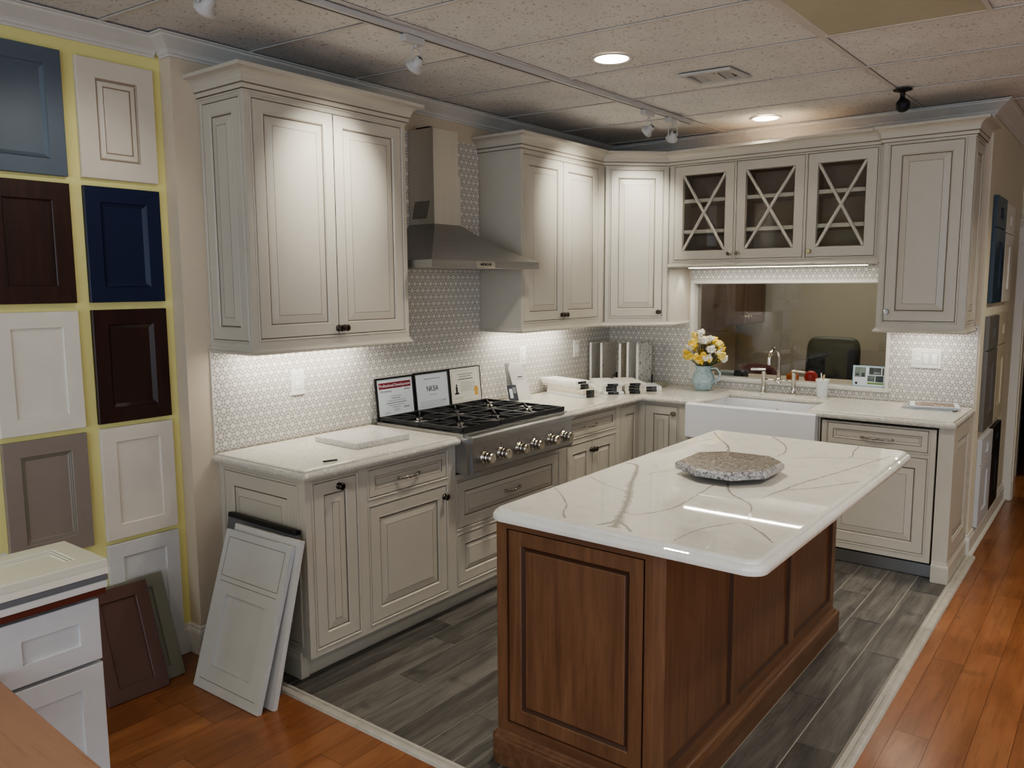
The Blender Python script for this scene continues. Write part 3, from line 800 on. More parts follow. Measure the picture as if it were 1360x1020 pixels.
oakpanel(mb, w_, h_, s); mb.T = Matrix(); mb.build('end_panel', t)
mb = MB(); ys = [IY0+.055, .66, 1.265, IY1-.055]
mb.box(IX1-.03, IX1, ys[0], ys[-1], .835, .872, 'oaky'); mb.box(IX1-.03, IX1, ys[0], ys[-1], .11, .165, 'oaky')
for y in ys[1:-1]: mb.box(IX1-.03, IX1, y-.033, y+.033, .165, .835, 'oak')
mb.build('side_frame', t)
for a, b in zip(ys, ys[1:]):
    y0 = a+(.033 if a != ys[0] else 0); y1 = b-(.033 if b != ys[-1] else 0)
    mb = MB(); mb.T = FX(IX1, y0, .165)
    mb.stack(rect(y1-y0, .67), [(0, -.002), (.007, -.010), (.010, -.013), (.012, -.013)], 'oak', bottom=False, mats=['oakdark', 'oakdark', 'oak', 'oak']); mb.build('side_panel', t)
mb = MB()
mb.sweep([(0, 0), (.024, 0), (.024, .092), (.020, .098), (.014, .100), (.010, .108), (.004, .112), (0, .118)], [(IX0, IY0), (IX1, IY0), (IX1, IY1), (IX0, IY1), (IX0, IY0)][0:4]+[(IX0, IY0+.001)], 'oaky')
mb.build('plinth', t)
# island top with grey veins set in as inlaid ribbons
TX0, TX1, TY0, TY1 = 1.562, 2.508, .042, 1.885
def rounded(x0, x1, y0, y1, r, n=8):
    out = []
    for cx, cy, a0 in ((x1-r, y0+r, -PI/2), (x1-r, y1-r, 0), (x0+r, y1-r, PI/2), (x0+r, y0+r, PI)):
        for i in range(n+1):
            a = a0+i/n*PI/2; out.append((cx+r*math.cos(a), cy+r*math.sin(a)))
    return out
mb = MB()
poly = rounded(TX0, TX1, TY0, TY1, .055)
mb.stack(poly, [(.008, H-.042), (.002, H-.040), (0, H-.034), (-.001, H-.026), (.001, H-.019), (.006, H-.013), (.011, H-.0115), (.015, H-.011), (.016, H-.006), (.020, H-.002), (.027, H)], 'quartz')
def ribbon(pts, w0, w1, mat, seed, z, jit=.006, sub=12):
    rs = random.Random(seed); P = [Vector(p) for p in pts]; q = []
    for i in range(len(P)-1):
        for k in range(sub):
            a = k/sub; p0 = P[max(0, i-1)]; p1 = P[i]; p2 = P[i+1]; p3 = P[min(len(P)-1, i+2)]
            q.append(.5*((2*p1)+(p2-p0)*a+(2*p0-5*p1+4*p2-p3)*a*a+(3*p1-p0-3*p2+p3)*a**3))
    q.append(P[-1])
    q = [p+Vector((rs.gauss(0, jit*.35), rs.gauss(0, jit*.35))) for p in q]
    V = []; n = len(q); ins = TX1-.02
    for i in range(n):
        d = (q[min(n-1, i+1)]-q[max(0, i-1)]).normalized(); nn = Vector((-d.y, d.x)); a = i/(n-1)
        w = (w0+(w1-w0)*a)*rs.uniform(.55, 1.25)*.5
        for sg in (1, -1):
            p = q[i]+nn*(w*sg); V.append((min(max(p.x, TX0+.028), TX1-.028), min(max(p.y, TY0+.028), TY1-.028), z))
    mb.add(V, [(2*i, 2*i+1, 2*i+3, 2*i+2) for i in range(n-1)], mat)
Z1, Z2 = H+.00025, H+.00015
veins = [
 ([(1.60, .915), (1.66, .90), (1.735, .75), (1.80, .60), (1.90, .40), (1.975, .22), (2.00, .16), (2.02, .10)], .010, .022, 'vein'),
 ([(1.985, .19), (1.985, .14), (1.965, .095)], .010, .006, 'vein'), ([(2.0, .17), (2.05, .13), (2.085, .095)], .010, .005, 'vein'),
 ([(1.765, .79), (1.79, .85), (1.83, .93)], .003, .003, 'vein'),
 ([(1.60, .39), (1.66, .34), (1.759, .231), (1.80, .15), (1.845, .095)], .003, .005, 'vein'),
 ([(1.935, .30), (2.0, .259), (2.067, .40), (2.06, .60), (2.049, .785)], .003, .005, 'vein'),
 ([(2.079, .838), (2.15, .70), (2.259, .60), (2.308, .465), (2.325, .42)], .007, .004, 'vein'),
 ([(2.225, .095), (2.24, .238), (2.28, .33), (2.319, .382), (2.40, .32), (2.465, .245)], .003, .005, 'vein'),
 ([(2.259, .70), (2.303, 1.003), (2.36, 1.25), (2.412, 1.50), (2.455, 1.70)], .004, .005, 'vein'),
 ([(2.28, .86), (2.36, .95), (2.468, 1.15)], .003, .004, 'vein'),
 ([(2.128, 1.415), (2.22, 1.50), (2.321, 1.556), (2.30, 1.72), (2.291, 1.84)], .003, .004, 'vein'),
 ([(1.61, 1.79), (1.69, 1.66), (1.79, 1.52), (1.85, 1.39), (1.88, 1.2), (1.93, 1.05)], .005, .013, 'vein'),
 ([(1.89, 1.84), (1.95, 1.76), (2.021, 1.645), (2.065, 1.496), (2.06, 1.38)], .007, .003, 'vein'),
 ([(1.68, 1.64), (1.64, 1.5), (1.61, 1.3)], .003, .002, 'veinlight'), ([(2.335, 1.565), (2.42, 1.6), (2.46, 1.61)], .003, .002, 'veinlight'),
 ([(1.61, .62), (1.72, .55), (1.85, .50)], .003, .002, 'veinlight'),
]
for k, (p, a, b, m_) in enumerate(veins):
    ribbon(p, a*1.8, b*1.8, 'veinlight', k, H+.0001+k*1.2e-5, .003); ribbon(p, a*.8, b*.8, 'vein', k, H+.0004+k*1.2e-5, .003)
o = mb.build('island_countertop'); tag(o, 'white quartz island top with grey veins and rounded corners', 'countertop')
# octagonal granite lazy susan
t = thing('lazy_susan', 'octagonal speckled granite lazy susan on the island top', 'turntable', (2.03, .98, H))
oc = [(1.973, .785), (2.11, .786), (2.205, .895), (2.205, 1.09), (2.12, 1.179), (1.935, 1.165), (1.845, 1.075), (1.85, .865)]
mb = MB(); zz = .935
mb.stack(oc, [(.004, zz), (0, zz+.003), (0, zz+.022), (.010, zz+.030), (.012, zz+.030)], 'granite', mats=['granite_edge', 'granite_edge', 'granite_edge', 'granite', 'granite']); mb.build('top', t)
mb = MB(); mb.lathe([(.10, H), (.10, H+.006), (.09, H+.008), (.09, H+.015), (.11, H+.017), (.11, zz)], 'black', 24, Matrix.Translation((2.03, .98, 0))); mb.build('turntable_base', t)

# ================================================================== RANGETOP
RY0, RY1 = .957, 1.882
t = thing('gas_rangetop', 'stainless six-burner gas rangetop with black grates and six front knobs', 'rangetop', (.35, 1.42, .72))
mb = MB()
mb.box(.035, .66, RY0, RY1, .725, .925, 'steel'); mb.box(.008, .045, RY0, RY1, .725, .935, 'steel')
mb.box(.05, .63, RY0+.012, RY1-.012, .925, .9265, 'black'); mb.build('body', t)
mb = MB()   # sloped bullnose front
pf = [(.60, .9255), (.705, .915), (.716, .909), (.718, .884), (.700, .878), (.655, .878), (.60, .878)]
n = len(pf); y0, y1 = RY0+.012, RY1-.004
mb.add([(x, y, z) for y in (y0, y1) for x, z in pf], [tuple(range(n)), tuple(reversed(range(n, 2*n)))]+[(i, i+n, (i+1) % n+n, (i+1) % n) for i in range(n)], 'steel'); mb.build('bullnose', t)
mb = MB(); pf = [(.655, .88), (.690, .878), (.700, .735), (.69, .722), (.655, .722)]; n = len(pf)
for y0, y1 in ((RY0+.028, RY1),):
    mb.add([(x, y, z) for y in (y0, y1) for x, z in pf], [tuple(range(n)), tuple(reversed(range(n, 2*n)))]+[(i, i+n, (i+1) % n+n, (i+1) % n) for i in range(n)], 'steel')
mb.box(.655, .688, RY0-.002, RY0+.027, .722, .905, 'steel', .002)
mb.build('control_panel', t)
for y in (1.08, 1.214, 1.37, 1.503, 1.66, 1.788):
    mb = MB(); T = FX(.695, y, .795)
    mb.lathe([(.034, 0), (.034, .007), (.026, .009), (.0245, .020), (.028, .022), (.028, .030), (.0245, .031), (.0245, .034), (.0275, .035), (.0275, .054), (.024, .058)], 'chrome', 20, T)
    mb.T = T; mb.stack([(-.003, .004), (.003, .004), (.003, .022), (-.003, .022)], [(0, .0575), (0, .0595), (.0005, .060)], 'chrome'); mb.T = Matrix()
    mb.build('control_knob', t)
    mb = MB(); mb.T = FX(.6955, y, .838); mb.box(-.0025, .0025, -.0015, .0015, 0, .0012, 'ink'); mb.box(-.0012, .0012, .004, .008, 0, .0012, 'ink'); mb.build('knob_marker', t)
for k in range(3):
    a = RY0+.014+k*.2995; b = a+.2975; x0, x1 = .062, .645; z0, z1 = .935, .952
    mb = MB(); r = .0065
    def B(p, q, w=.011, h0=z0, h1=z1):
        p, q = Vector(p), Vector(q); d = (q-p).normalized(); nn = Vector((-d.y, d.x))*w*.5
        mb.stack([tuple(p-nn), tuple(q-nn), tuple(q+nn), tuple(p+nn)], [(.0, h0), (0, h1-.002), (.002, h1)], 'iron')
    for p, q in (((x0, a+.006), (x1, a+.006)), ((x0, b-.006), (x1, b-.006)), ((x0, a), (x0, b)), ((x1, a), (x1, b)), (((x0+x1)/2, a), ((x0+x1)/2, b))): B(p, q, .013)
    ym = (a+b)/2; mb.box(x0-.004, x0+.004, a, b, .9265, z0, 'iron'); mb.box(x1-.003, x1+.007, a, b, .9275, z1, 'iron')
    for q0, q1 in ((x0, (x0+x1)/2), ((x0+x1)/2, x1)):
        xm = (q0+q1)/2; g = .030
        for (px, py) in ((q0, a), (q1, a), (q0, b), (q1, b)):
            d = Vector((xm-px, ym-py)); B((px, py), tuple(Vector((px, py))+d*.80), .010)
        B((xm, a), (xm, ym-g)); B((xm, b), (xm, ym+g)); B((q0, ym), (xm-g, ym)); B((q1, ym), (xm+g, ym))
    for x in (x0+.01, x1-.01):
        for y in (a+.008, b-.008): mb.box(x-.006, x+.006, y-.006, y+.006, .9265, z0, 'iron')
    mb.build('grate', t)
    for xm in (x0+.146, x1-.146):
        mb = MB(); mb.lathe([(.046, .9265), (.046, .931), (.038, .933)], 'steel', 20, Matrix.Translation((xm, ym, 0)))
        mb.lathe([(.030, .933), (.032, .939), (.028, .943), (.0, .944)], 'iron' if (k+int(xm*10)) % 2 else 'nickel', 20, Matrix.Translation((xm, ym, 0)), False); mb.build('burner', t)

# ================================================================== HOOD
t = thing('range_hood', 'stainless chimney range hood above the rangetop', 'range hood', (.2, 1.41, 1.74))
HY0, HY1, HX = .958, 1.868, .47
mb = MB(); cy0, cy1, cx = 1.278, 1.495, .195
A = [(.006, HY0), (HX, HY0), (HX, HY1), (.006, HY1)]; Bc = [(.006, cy0), (cx, cy0), (cx, cy1), (.006, cy1)]
V = []; ks = [0, .15, .3, .45, .6, .75, .88, 1.0]
for k in ks:
    e = k**1.25
    for p, q in zip(A, Bc): V.append((p[0]+(q[0]-p[0])*k, p[1]+(q[1]-p[1])*k, 1.786+(1.99-1.786)*(.72*k+.28*k**2.4)))
mb.add(V, [(4*i+j, 4*i+(j+1) % 4, 4*(i+1)+(j+1) % 4, 4*(i+1)+j) for i in range(len(ks)-1) for j in range(4)], 'steel', False)
mb.build('canopy', t)
mb = MB(); mb.box(.006, HX, HY0, HY1, 1.745, 1.787, 'steel', .002); mb.box(.05, HX-.04, HY0+.05, HY1-.05, 1.7445, 1.746, 'nickel')
mb.build('canopy_rim', t)
mb = MB(); mb.box(.006, cx, cy0, cy1, 1.985, 2.26, 'steelv'); mb.build('lower_chimney', t)
mb = MB(); mb.box(.006, cx-.004, cy0+.003, cy1-.012, 2.26, 2.50, 'steelv')
mb.box(.04, .14, cy0+.03, cy1-.03, 2.50, 2.515, 'black'); mb.build('upper_chimney', t)
mb = MB()
for i in range(9):
    x = .030+i*.0125; q = [(x, 2.02), (x+.0055, 2.02), (x+.031, 2.115), (x+.0255, 2.115)]
    mb.add([(a, cy0-.0006, b) for a, b in q], [(0, 1, 2, 3)], 'darkgap')
mb.build('vent_slot', t)
mb = MB(); mb.T = FX(HX, 0, 0) 
mb.box(1.31, 1.46, 1.749, 1.783, 0, .0012, 'chrome')
bx = 1.335; rs = random.Random(3)
for w in (.012, .009, .011, .008, .012, .009, .011, .013):     # small illegible raised maker's letters
    hgt = rs.choice((.010, .012, .012)); mb.box(bx, bx+w*.35, 1.760, 1.760+hgt, .0012, .002, 'ink'); mb.box(bx, bx+w*.8, 1.760+hgt-.003, 1.760+hgt, .0012, .002, 'ink')
    if rs.random() < .6: mb.box(bx, bx+w*.8, 1.760, 1.7625, .0012, .002, 'ink')
    if rs.random() < .6: mb.box(bx+w*.55, bx+w*.85, 1.760, 1.760+hgt, .0012, .002, 'ink')
    bx += w+.001
mb.build('nameplate', t)

# ================================================================== SAMPLE DOORS ON THE YELLOW WALL
YX = -.085
def sample(label, y0, y1, z0, z1, col, kind, group='cabinet door samples on the yellow wall', gl=None, x=YX, T=None, th=.02, name='cabinet_door_sample', s=.064):
    w, h = y1-y0, z1-z0
    T = T or FX(x+th+.001, y0, z0)
    o = T.translation
    t = thing(name, label, 'cabinet door', tuple(o), group)
    mb = MB(); mb.T = T
    R = [(0, -th), (0, -.002), (.002, 0), (s-.0035, 0), (s, -.0035), (s, -.012)]
    gm = gl or col
    mb.stack(rect(w, h), R, col, top=False, mats=[col, col, col, gm if kind == 'raised' else col, col, col]); mb.build('frame', t)
    mb = MB(); mb.T = T; 
    mb.T = T @ Matrix.Translation((s, s, 0)); pw, ph = w-2*s, h-2*s
    if kind == 'raised': r = [(0, -.009), (.004, -.009), (.007, -.004), (.024, -.002), (.026, -.005), (.029, -.005), (.031, -.002)]; ms = [gm, col, col, gm, gm, col, col]
    elif kind == 'lip': r = [(0, -.003), (.003, -.003), (.006, -.006), (.009, -.006), (.013, -.010)]; ms = [gm, col, gm, col, col]
    elif kind == 'bevel': r = [(0, -.001), (.014, -.010)]; ms = [col, col]
    else: r = [(0, -.009), (.001, -.009)]; ms = [col, col]
    mb.stack(rect(pw, ph), r, col, bottom=False, mats=ms); mb.build('center_panel', t)
    return t
for n_, c_ in (('sample_blue_grey', (92, 103, 114)), ('sample_cream', (214, 204, 190)), ('sample_navy', (14, 28, 62)), ('sample_white', (222, 216, 204)), ('sample_taupe', (142, 131, 122)),
             ('sample_white_warm', (216, 208, 196)), ('sample_white_cool', (204, 202, 200)), ('sample_pale_grey', (196, 197, 199)), ('sample_sage', (120, 118, 104)), ('sample_brown', (88, 60, 52)), ('sample_slate', (104, 106, 110)),
             ('sample_red_brown', (92, 40, 28)), ('sample_blue', (48, 64, 78)), ('sample_grey', (112, 108, 102)), ('sample_tan', (192, 182, 160)), ('sample_black', (34, 32, 32))):
    M[n_] = paint(n_, c_, .4, .03)
M['espresso'] = wood('espresso_oak', (66, 36, 26), (40, 22, 16), 'Z', 1.0, .4, .2)
M['cherrydark'] = wood('dark_cherry', (56, 26, 22), (36, 17, 15), 'Z', .7, .35, .05)
LC, RC = (-.82, -.51), (-.456, -.143)
sample('blue-grey recessed-panel door sample, top left on the yellow wall', *LC, 2.083, 2.553, M['sample_blue_grey'], 'bevel')
sample('cream raised-panel door sample with brown glaze lines at the top of the yellow wall', *RC, 2.088, 2.55, M['sample_cream'], 'raised', gl=colour('soft_glaze', (158, 142, 124)), s=.076)
sample('dark espresso wood-grain door sample under the blue-grey one on the yellow wall', *LC, 1.596, 2.057, M['espresso'], 'flat', s=.07)
sample('navy blue door sample on the yellow wall below the cream raised-panel one', *RC, 1.596, 2.057, M['sample_navy'], 'bevel')
sample('off-white shaker door sample between the espresso and taupe ones on the yellow wall', *LC, 1.098, 1.565, M['sample_white'], 'flat')
sample('dark cherry brown door sample below the navy one on the yellow wall', *RC, 1.10, 1.566, M['cherrydark'], 'bevel')
sample('taupe grey door sample behind the stack of loose doors', *LC, .608, 1.076, M['sample_taupe'], 'lip', gl=M['sample_sage'])
sample('warm white shaker door sample below the dark cherry one on the yellow wall', *RC, .606, 1.08, M['sample_white_warm'], 'flat')
sample('cool white shaker door sample lowest on the yellow wall, half hidden by leaning doors', *RC, .11, .587, M['sample_white_cool'], 'flat')

# leaning doors by the yellow wall
def leaning(label, BL, BR, V, hgt, col, kind, group, name='loose_cabinet_door', **kw):
    BL, BR, V = Vector(BL), Vector(BR), Vector(V); U = BR-BL; w = U.length; U.normalize()
    V = (V-U*V.dot(U)).normalized(); N = U.cross(V)
    T = frame(BL, U, V)
    if N.z < 0: pass
    t = sample(label, 0, w, 0, hgt, col, kind, group, T=T, name=name, **kw)
    return t
G2 = 'loose doors leaning on the walls'
leaning('sage grey door leaning on the yellow wall behind the brown door', (.108, -.54, .003), (.108, -.245, .003), (-.155, 0, .42), .45, M['sample_sage'], 'flat', G2, s=.055)
leaning('brown shaker door leaning on the yellow wall in front of the sage door', (.140, -.592, .003), (.152, -.342, .003), (-.165, .03, .42), .452, M['sample_brown'], 'flat', G2, s=.055)
# double-panel leaning doors at the kitchen end panel
def two_panel(label, C, U, V, w, h, col, group, lines=True):
    U = Vector(U).normalized(); V = Vector(V); V = (V-U*V.dot(U)).normalized(); T = frame(Vector(C)-U*w/2, U, V); th = .022
    t = thing('loose_cabinet_door', label, 'cabinet door', tuple(T.translation), group)
    mb = MB(); mb.T = T
    mb.box(0, w, 0, h, -th, -.013, col)
    s = .085; z1 = h*.60; z2 = h*.70; b = .1
    for x0, x1, y0, y1 in ((0, s, 0, h), (w-s, w, 0, h), (s, w-s, 0, b), (s, w-s, z1, h)): mb.box(x0, x1, y0, y1, -.013, 0, col)
    if lines:
        g = .0012; gm = M['glaze']
        a, c = .03, w-.03
        for y in (z2-.016, .04): mb.box(a, c, y-g, y+g, 0, .0003, gm)
        y0, y1 = z2+.006, h-.03
        for x in (a, c): mb.box(x-g, x+g, y0, y1, 0, .0003, gm)
        for y in (y0, y1): mb.box(a, c, y-g, y+g, 0, .0003, gm)
    mb.build('frame', t)
    mb = MB(); mb.T = T; mb.box(s, w-s, b, z1, -.0129, -.011, col); mb.build('center_panel', t)
    return t
two_panel('pale grey drawer-over-door panel leaning frontmost against the cabinet end', (.443, -.279, .003), (1, .018, 0), (-.02, .195, .62), .432, .655, M['sample_pale_grey'], G2)
two_panel('pale grey door leaning just behind the frontmost one against the cabinet end', (.463, -.220, .003), (1, .018, 0), (-.02, .165, .64), .432, .665, M['sample_white_cool'], G2, False)
t = two_panel('grey panel with black top channel leaning rearmost against the cabinet end', (.36, -.135, .003), (1, 0, 0), (-.02, .12, .64), .47, .655, M['sample_slate'], G2, False)
mb = MB(); T = frame(Vector((.36-.235, -.135, .003)), (1, 0, 0), Vector((0, .12, .64)).normalized()); mb.T = T
mb.box(.0, .47, .655, .675, -.028, .004, 'black', .002); mb.build('channel', t)

# ================================================================== DRAWER CABINET WITH DOOR STACK, TABLE
t = thing('sample_base_cabinet', 'narrow white shaker base cabinet under the stack of loose doors', 'cabinet', (.85, -1.17, 0))
CX = 1.12; Y0, Y1 = -1.295, -1.052; W = M['sample_pale_grey']
mb = MB(); mb.box(.55, CX-.002, Y0+.004, Y1-.004, .0, .852, W); mb.build('carcass', t)
mb = MB(); mb.T = FX(CX+.02, Y0, .682); shaker(mb, Y1-Y0, .165, W, s=.052, d=.008); mb.build('drawer', t)
mb = MB(); mb.T = FX(CX+.02, Y0, .10); shaker(mb, Y1-Y0, .572, W, s=.058, d=.008); mb.build('door', t)
mb = MB(); mb.box(CX-.004, CX+.006, Y1-.03, Y1-.012, .852, .857, colour('raw_wood', (200, 176, 140)))
mb.build('frame_peg', t)
zz = .857
stk = [('sample_red_brown', 'red-brown door at the bottom of the loose door stack', .018), ('sample_white_cool', 'white door second from the bottom of the loose door stack', .018), ('sample_slate', 'slate grey door in the middle of the loose door stack', .016),
       ('sample_white', 'cream door second from the top of the loose door stack', .019), ('sample_cream_top', 'pale cream raised-panel door on top of the loose door stack', .021)]
M['sample_cream_top'] = paint('sample_cream_top', (208, 206, 192), .42, .02)
for k, (mn, lb, th) in enumerate(stk):
    w = .245
    T = frame((1.150-(.004 if k == 0 else 0), -1.50, zz+th), (0, 1, 0), (-1, 0, 0))
    if T.to_3x3() @ Vector((0, 0, 1)) != Vector((0, 0, 1)): pass
    sample(lb, 0, .465+.003*k*(1 if k < 4 else .6), 0, w, M[mn], 'lip' if k == 4 else 'flat', 'stack of loose doors on the narrow cabinet', T=T, th=th, name='loose_cabinet_door', gl=M['sample_sage'] if k == 4 else None, s=.058)
    zz += th+.0006
t = thing('worktable', 'tan wood-topped table corner in the near left foreground', 'table', (1.5, -1.6, 0))
mb = MB(); M['tan'] = wood('tan_tabletop', (156, 120, 98), (144, 110, 90), 'X', .6, .5, .02)
T_ = [(1.0, -2.05), (1.80, -2.09), (1.835, -1.338), (1.0, -1.303)]
mb.stack(T_, [(.002, .712), (0, .714), (0, .738), (.002, .74)], 'tan'); mb.build('tabletop', t)
for x, y in ((1.05, -1.36), (1.77, -1.39), (1.05, -2.0), (1.74, -2.03)):
    mb = MB(); mb.stack([(x-.025, y-.025), (x+.025, y-.025), (x+.025, y+.025), (x-.025, y+.025)], [(.008, 0), (0, .6), (0, .712)], 'tan'); mb.build('leg', t)

# ================================================================== RIGHT WALL SAMPLES
def tall_sample(label, y0, y1, z0, z1, mn):
    col = M[mn]; w, h = y1-y0, z1-z0; T = FX(2.535+.026, y0, z0)
    t = thing('cabinet_door_sample', label, 'cabinet door', tuple(T.translation), 'door samples on the right-hand wall')
    mb = MB(); mb.T = T; mb.box(0, w, 0, h, -.025, -.010, col); s = .13*w/.43; zt = h*.75; zu = h*.66
    hx0, hx1, hz0, hz1 = w*.36, w*.64, h*.80, h*.90
    for a in ((0, s, 0, h*.70), (w-s, w, 0, h*.70), (s, w-s, 0, h*.13), (s, w-s, h*.58, h*.70), (0, hx0, h*.71, h), (hx1, w, h*.71, h), (hx0, hx1, h*.71, hz0), (hx0, hx1, hz1, h)): mb.box(*a, -.010, 0, col)
    mb.build('frame', t)
    mb = MB(); mb.T = T; mb.box(s, w-s, h*.13, h*.58, -.0099, -.009, col); mb.build('center_panel', t)
    return t
tall_sample('dark blue sample door, upper left on the right-hand wall', 3.62, 4.045, 1.53, 2.17, 'sample_blue')
tall_sample('off-white sample door beside the dark blue one on the right-hand wall', 4.06, 4.47, 1.53, 2.15, 'sample_white')
tall_sample('grey sample door in the middle row of the right-hand wall', 3.60, 4.03, .745, 1.45, 'sample_grey')
tall_sample('tan sample door beside the grey one on the right-hand wall', 4.05, 4.47, .75, 1.455, 'sample_tan')
tall_sample('white sample door lowest on the right-hand wall above the baseboard', 3.62, 4.09, .14, .695, 'sample_pale_grey')
tall_sample('black sample door lowest on the right-hand wall beside the white one', 4.11, 4.50, .14, .70, 'sample_black')

# ================================================================== COUNTER ITEMS
# granite slab sample left of range
t_ = MB(); t_.stack([(.475, .43), (.49, .755), (.20, .80), (.165, .445)], [(.001, H+.0005), (0, H+.002), (0, H+.026), (.002, H+.028)], 'granite2')
o = t_.build('granite_sample'); tag(o, 'square pale granite sample slab on the counter left of the rangetop', 'stone sample')
# pen on the counter edge
mb = MB(); mb.tube([(.565, .165, H+.005), (.585, .225, H+.005)], .004, 'black', 8); o = mb.build('black_clip'); tag(o, 'small black strip on the counter near its left front corner', 'clip')

# certificates
def line(mb, u0, u1, v, h=.0035, mat='inkgrey'): mb.box(u0, u1, v-h/2, v+h/2, 0, .0004, mat)
def certificate(label, y0, y1, z0, z1, fw, pap, fn):
    t = thing('framed_certificate', label, 'certificate', (.04, (y0+y1)/2, z0), 'framed certificates behind the rangetop')
    w, h = y1-y0, z1-z0; lean = .10
    T = frame((.050, y0, z0), (0, 1, 0), (-lean, 0, 1))
    mb = MB(); mb.T = T; mb.stack(rect(w, h), [(0, -.010), (0, 0), (fw, 0), (fw, -.003)], 'black', top=False); mb.build('frame', t)
    mb = MB(); mb.T = T @ Matrix.Translation((0, 0, -.003)); mb.box(fw, w-fw, fw, h-fw, -.004, 0, pap); p = mb.build('paper', t)
    mb = MB(); mb.T = T @ Matrix.Translation((0, 0, -.0028)); fn(mb, w, h); mb.build('print', p)
    return t
def cert1(mb, w, h):
    I = Matrix.Translation
    mb.box(.022, w-.022, h-.062, h-.028, 0, .0003, 'maroon')
    mb.text('Professional Development', .0225, 'paper', I((w/2, h-.052, .0006)), sx=.98)
    mb.text('Workshop', .020, 'inkgrey', I((.028, h-.082, .0003)), 'LEFT'); line(mb, w*.74, w-.03, h-.074, .006)
    for k, (a, b) in enumerate(((.36, .64), (.38, .62), (.28, .76), (.24, .78), (.30, .72), (.40, .60), (.43, .57))): line(mb, w*a, w*b, h-.105-.0125*k, .0028, 'ink' if k in (1, 3) else 'inkgrey')
    for a, b, v in ((.18, .34, .03), (.45, .6, .033), (.68, .82, .045), (.18, .3, .022)): line(mb, w*a, w*b, v, .002)
    mb.tube([(w*(.70+.018*i), .05+.006*math.sin(i*2.1), .001) for i in range(9)], .0009, 'ink', 5)
def cert2(mb, w, h):
    I = Matrix.Translation
    line(mb, w*.28, w*.74, h-.042, .004)
    mb.text('NKBA', .047, 'ink', I((w/2, h-.115, .0003)), sx=.8)
    line(mb, w*.40, w*.62, h-.135, .003)
    for k in range(4): line(mb, w*.12, w*(.9-.03*k), h-.172-.010*k, .0018)
    mb.tube([(w*(.76+.015*i), .05+.003*math.sin(i*2.3), .001) for i in range(8)], .0007, 'inkgrey', 5)
def cert3(mb, w, h):
    for a, b, v in ((.25, .75, .042), (.30, .70, .056), (.26, .74, .072)): line(mb, w*a, w*b, h-v, .0045, 'ink' if v > .06 else 'inkgrey')
    for k in range(8): line(mb, w*.33, w*(.80 if k % 3 else .70), h-.09-.0075*k, .0016)
    g = .0012
    for a, b, c, d in ((.02, w-.02, .02, .02+g), (.02, w-.02, h-.02-g, h-.02), (.02, .02+g, .02, h-.02), (w-.02-g, w-.02, .02, h-.02)): mb.box(a, b, c, d, 0, .0003, 'inkgrey')
    mb.ball((w*.20, h-.105, .001), .007, 'ink', 8, 5, (1, 1, .1)); mb.box(w*.17, w*.23, h-.150, h-.113, 0, .0004, 'ink'); mb.box(w*.13, w*.27, h-.160, h-.150, 0, .0004, 'ink')
    pts = [(w*.83+.021*(1 if i % 2 else .86)*math.cos(i*PI/12), .082+.021*(1 if i % 2 else .86)*math.sin(i*PI/12)) for i in range(24)]
    mb.stack(pts, [(0, 0), (0, .0006)], 'gold'); mb.stack([(w*.83-.016, .045), (w*.83+.016, .045), (w*.83+.012, .075), (w*.83-.012, .075)], [(0, 0), (0, .0005)], 'gold')
    for k in range(2): line(mb, w*.12, w*.38, .045-.009*k, .0016)
certificate('black-framed certificate with red banner, leftmost behind the grates', .968, 1.255, .937, 1.158, .010, 'paper', cert1)
certificate('black-framed certificate with large initials, middle one behind the grates', 1.262, 1.555, .937, 1.162, .012, 'paper', cert2)
certificate('cream certificate with gold seal, rightmost behind the grates', 1.562, 1.845, .937, 1.162, .004, 'papercream', cert3)

# outlets and switches
def plate(label, T, w, h, items, name, cat, group):
    t = thing(name, label, cat, tuple(T.translation), group)
    mb = MB(); mb.T = T @ Matrix.Translation((-w/2, -h/2, .0045)); mb.stack(rect(w, h), [(0, 0), (0, .003), (.003, .006)], colour('plate_white', (226, 224, 219), .35, .01))
    for u, kind in items: mb.T = T @ Matrix.Translation((u, 0, .0045)); mb.box(-.0182, .0182, -.0352, .0352, .0055, .0063, 'inkgrey')
    mb.build('cover_plate', t)
    for u, kind in items:
        mb = MB(); mb.T = T @ Matrix.Translation((u, 0, .0105))
        if kind == 'outlet':
            mb.box(-.017, .017, -.034, .034, 0, .0015, 'outlet', .0006)
            for v in (-.019, .017):
                mb.box(-.008, -.006, v-.002, v+.007, .0015, .0018, 'darkgap'); mb.box(.005, .0075, v-.002, v+.007, .0015, .0018, 'darkgap'); mb.box(-.002, .002, v-.010, v-.006, .0015, .0018, 'darkgap')
            mb.build('receptacle', t)
        else:
            mb.stack(rect(.033, .066), [(0, 0), (0, .002), (.001, .003)], 'outlet'); 
            mb.v = mb.v; T3 = T @ Matrix.Translation((u, 0, .0105)) @ Matrix.Translation((-.0165, -.033, 0)) @ (T @ Matrix.Translation((u, 0, .0105))).inverted()
            mb.v = [T3 @ p for p in mb.v]
            mb.T = T @ Matrix.Translation((u, 0, .0105)); mb.add([(-.0145, -.030, .003), (.0145, -.030, .003), (.0145, 0, .0062), (-.0145, 0, .0062), (-.0145, .03, .0035), (.0145, .03, .0035)], [(0, 1, 2, 3), (3, 2, 5, 4)], 'outlet'); mb.build('rocker', t)
G3 = 'plates on the mosaic backsplash'
plate('white double outlet on the mosaic backsplash below the left wall cabinet', FX(0, .478, 1.187), .078, .122, [(0, 'outlet')], 'wall_outlet', 'outlet', G3)
plate('white switch plate above the leaning brochures', FX(0, 2.325, 1.184), .072, .124, [(0, 'rocker')], 'light_switch', 'switch', G3)
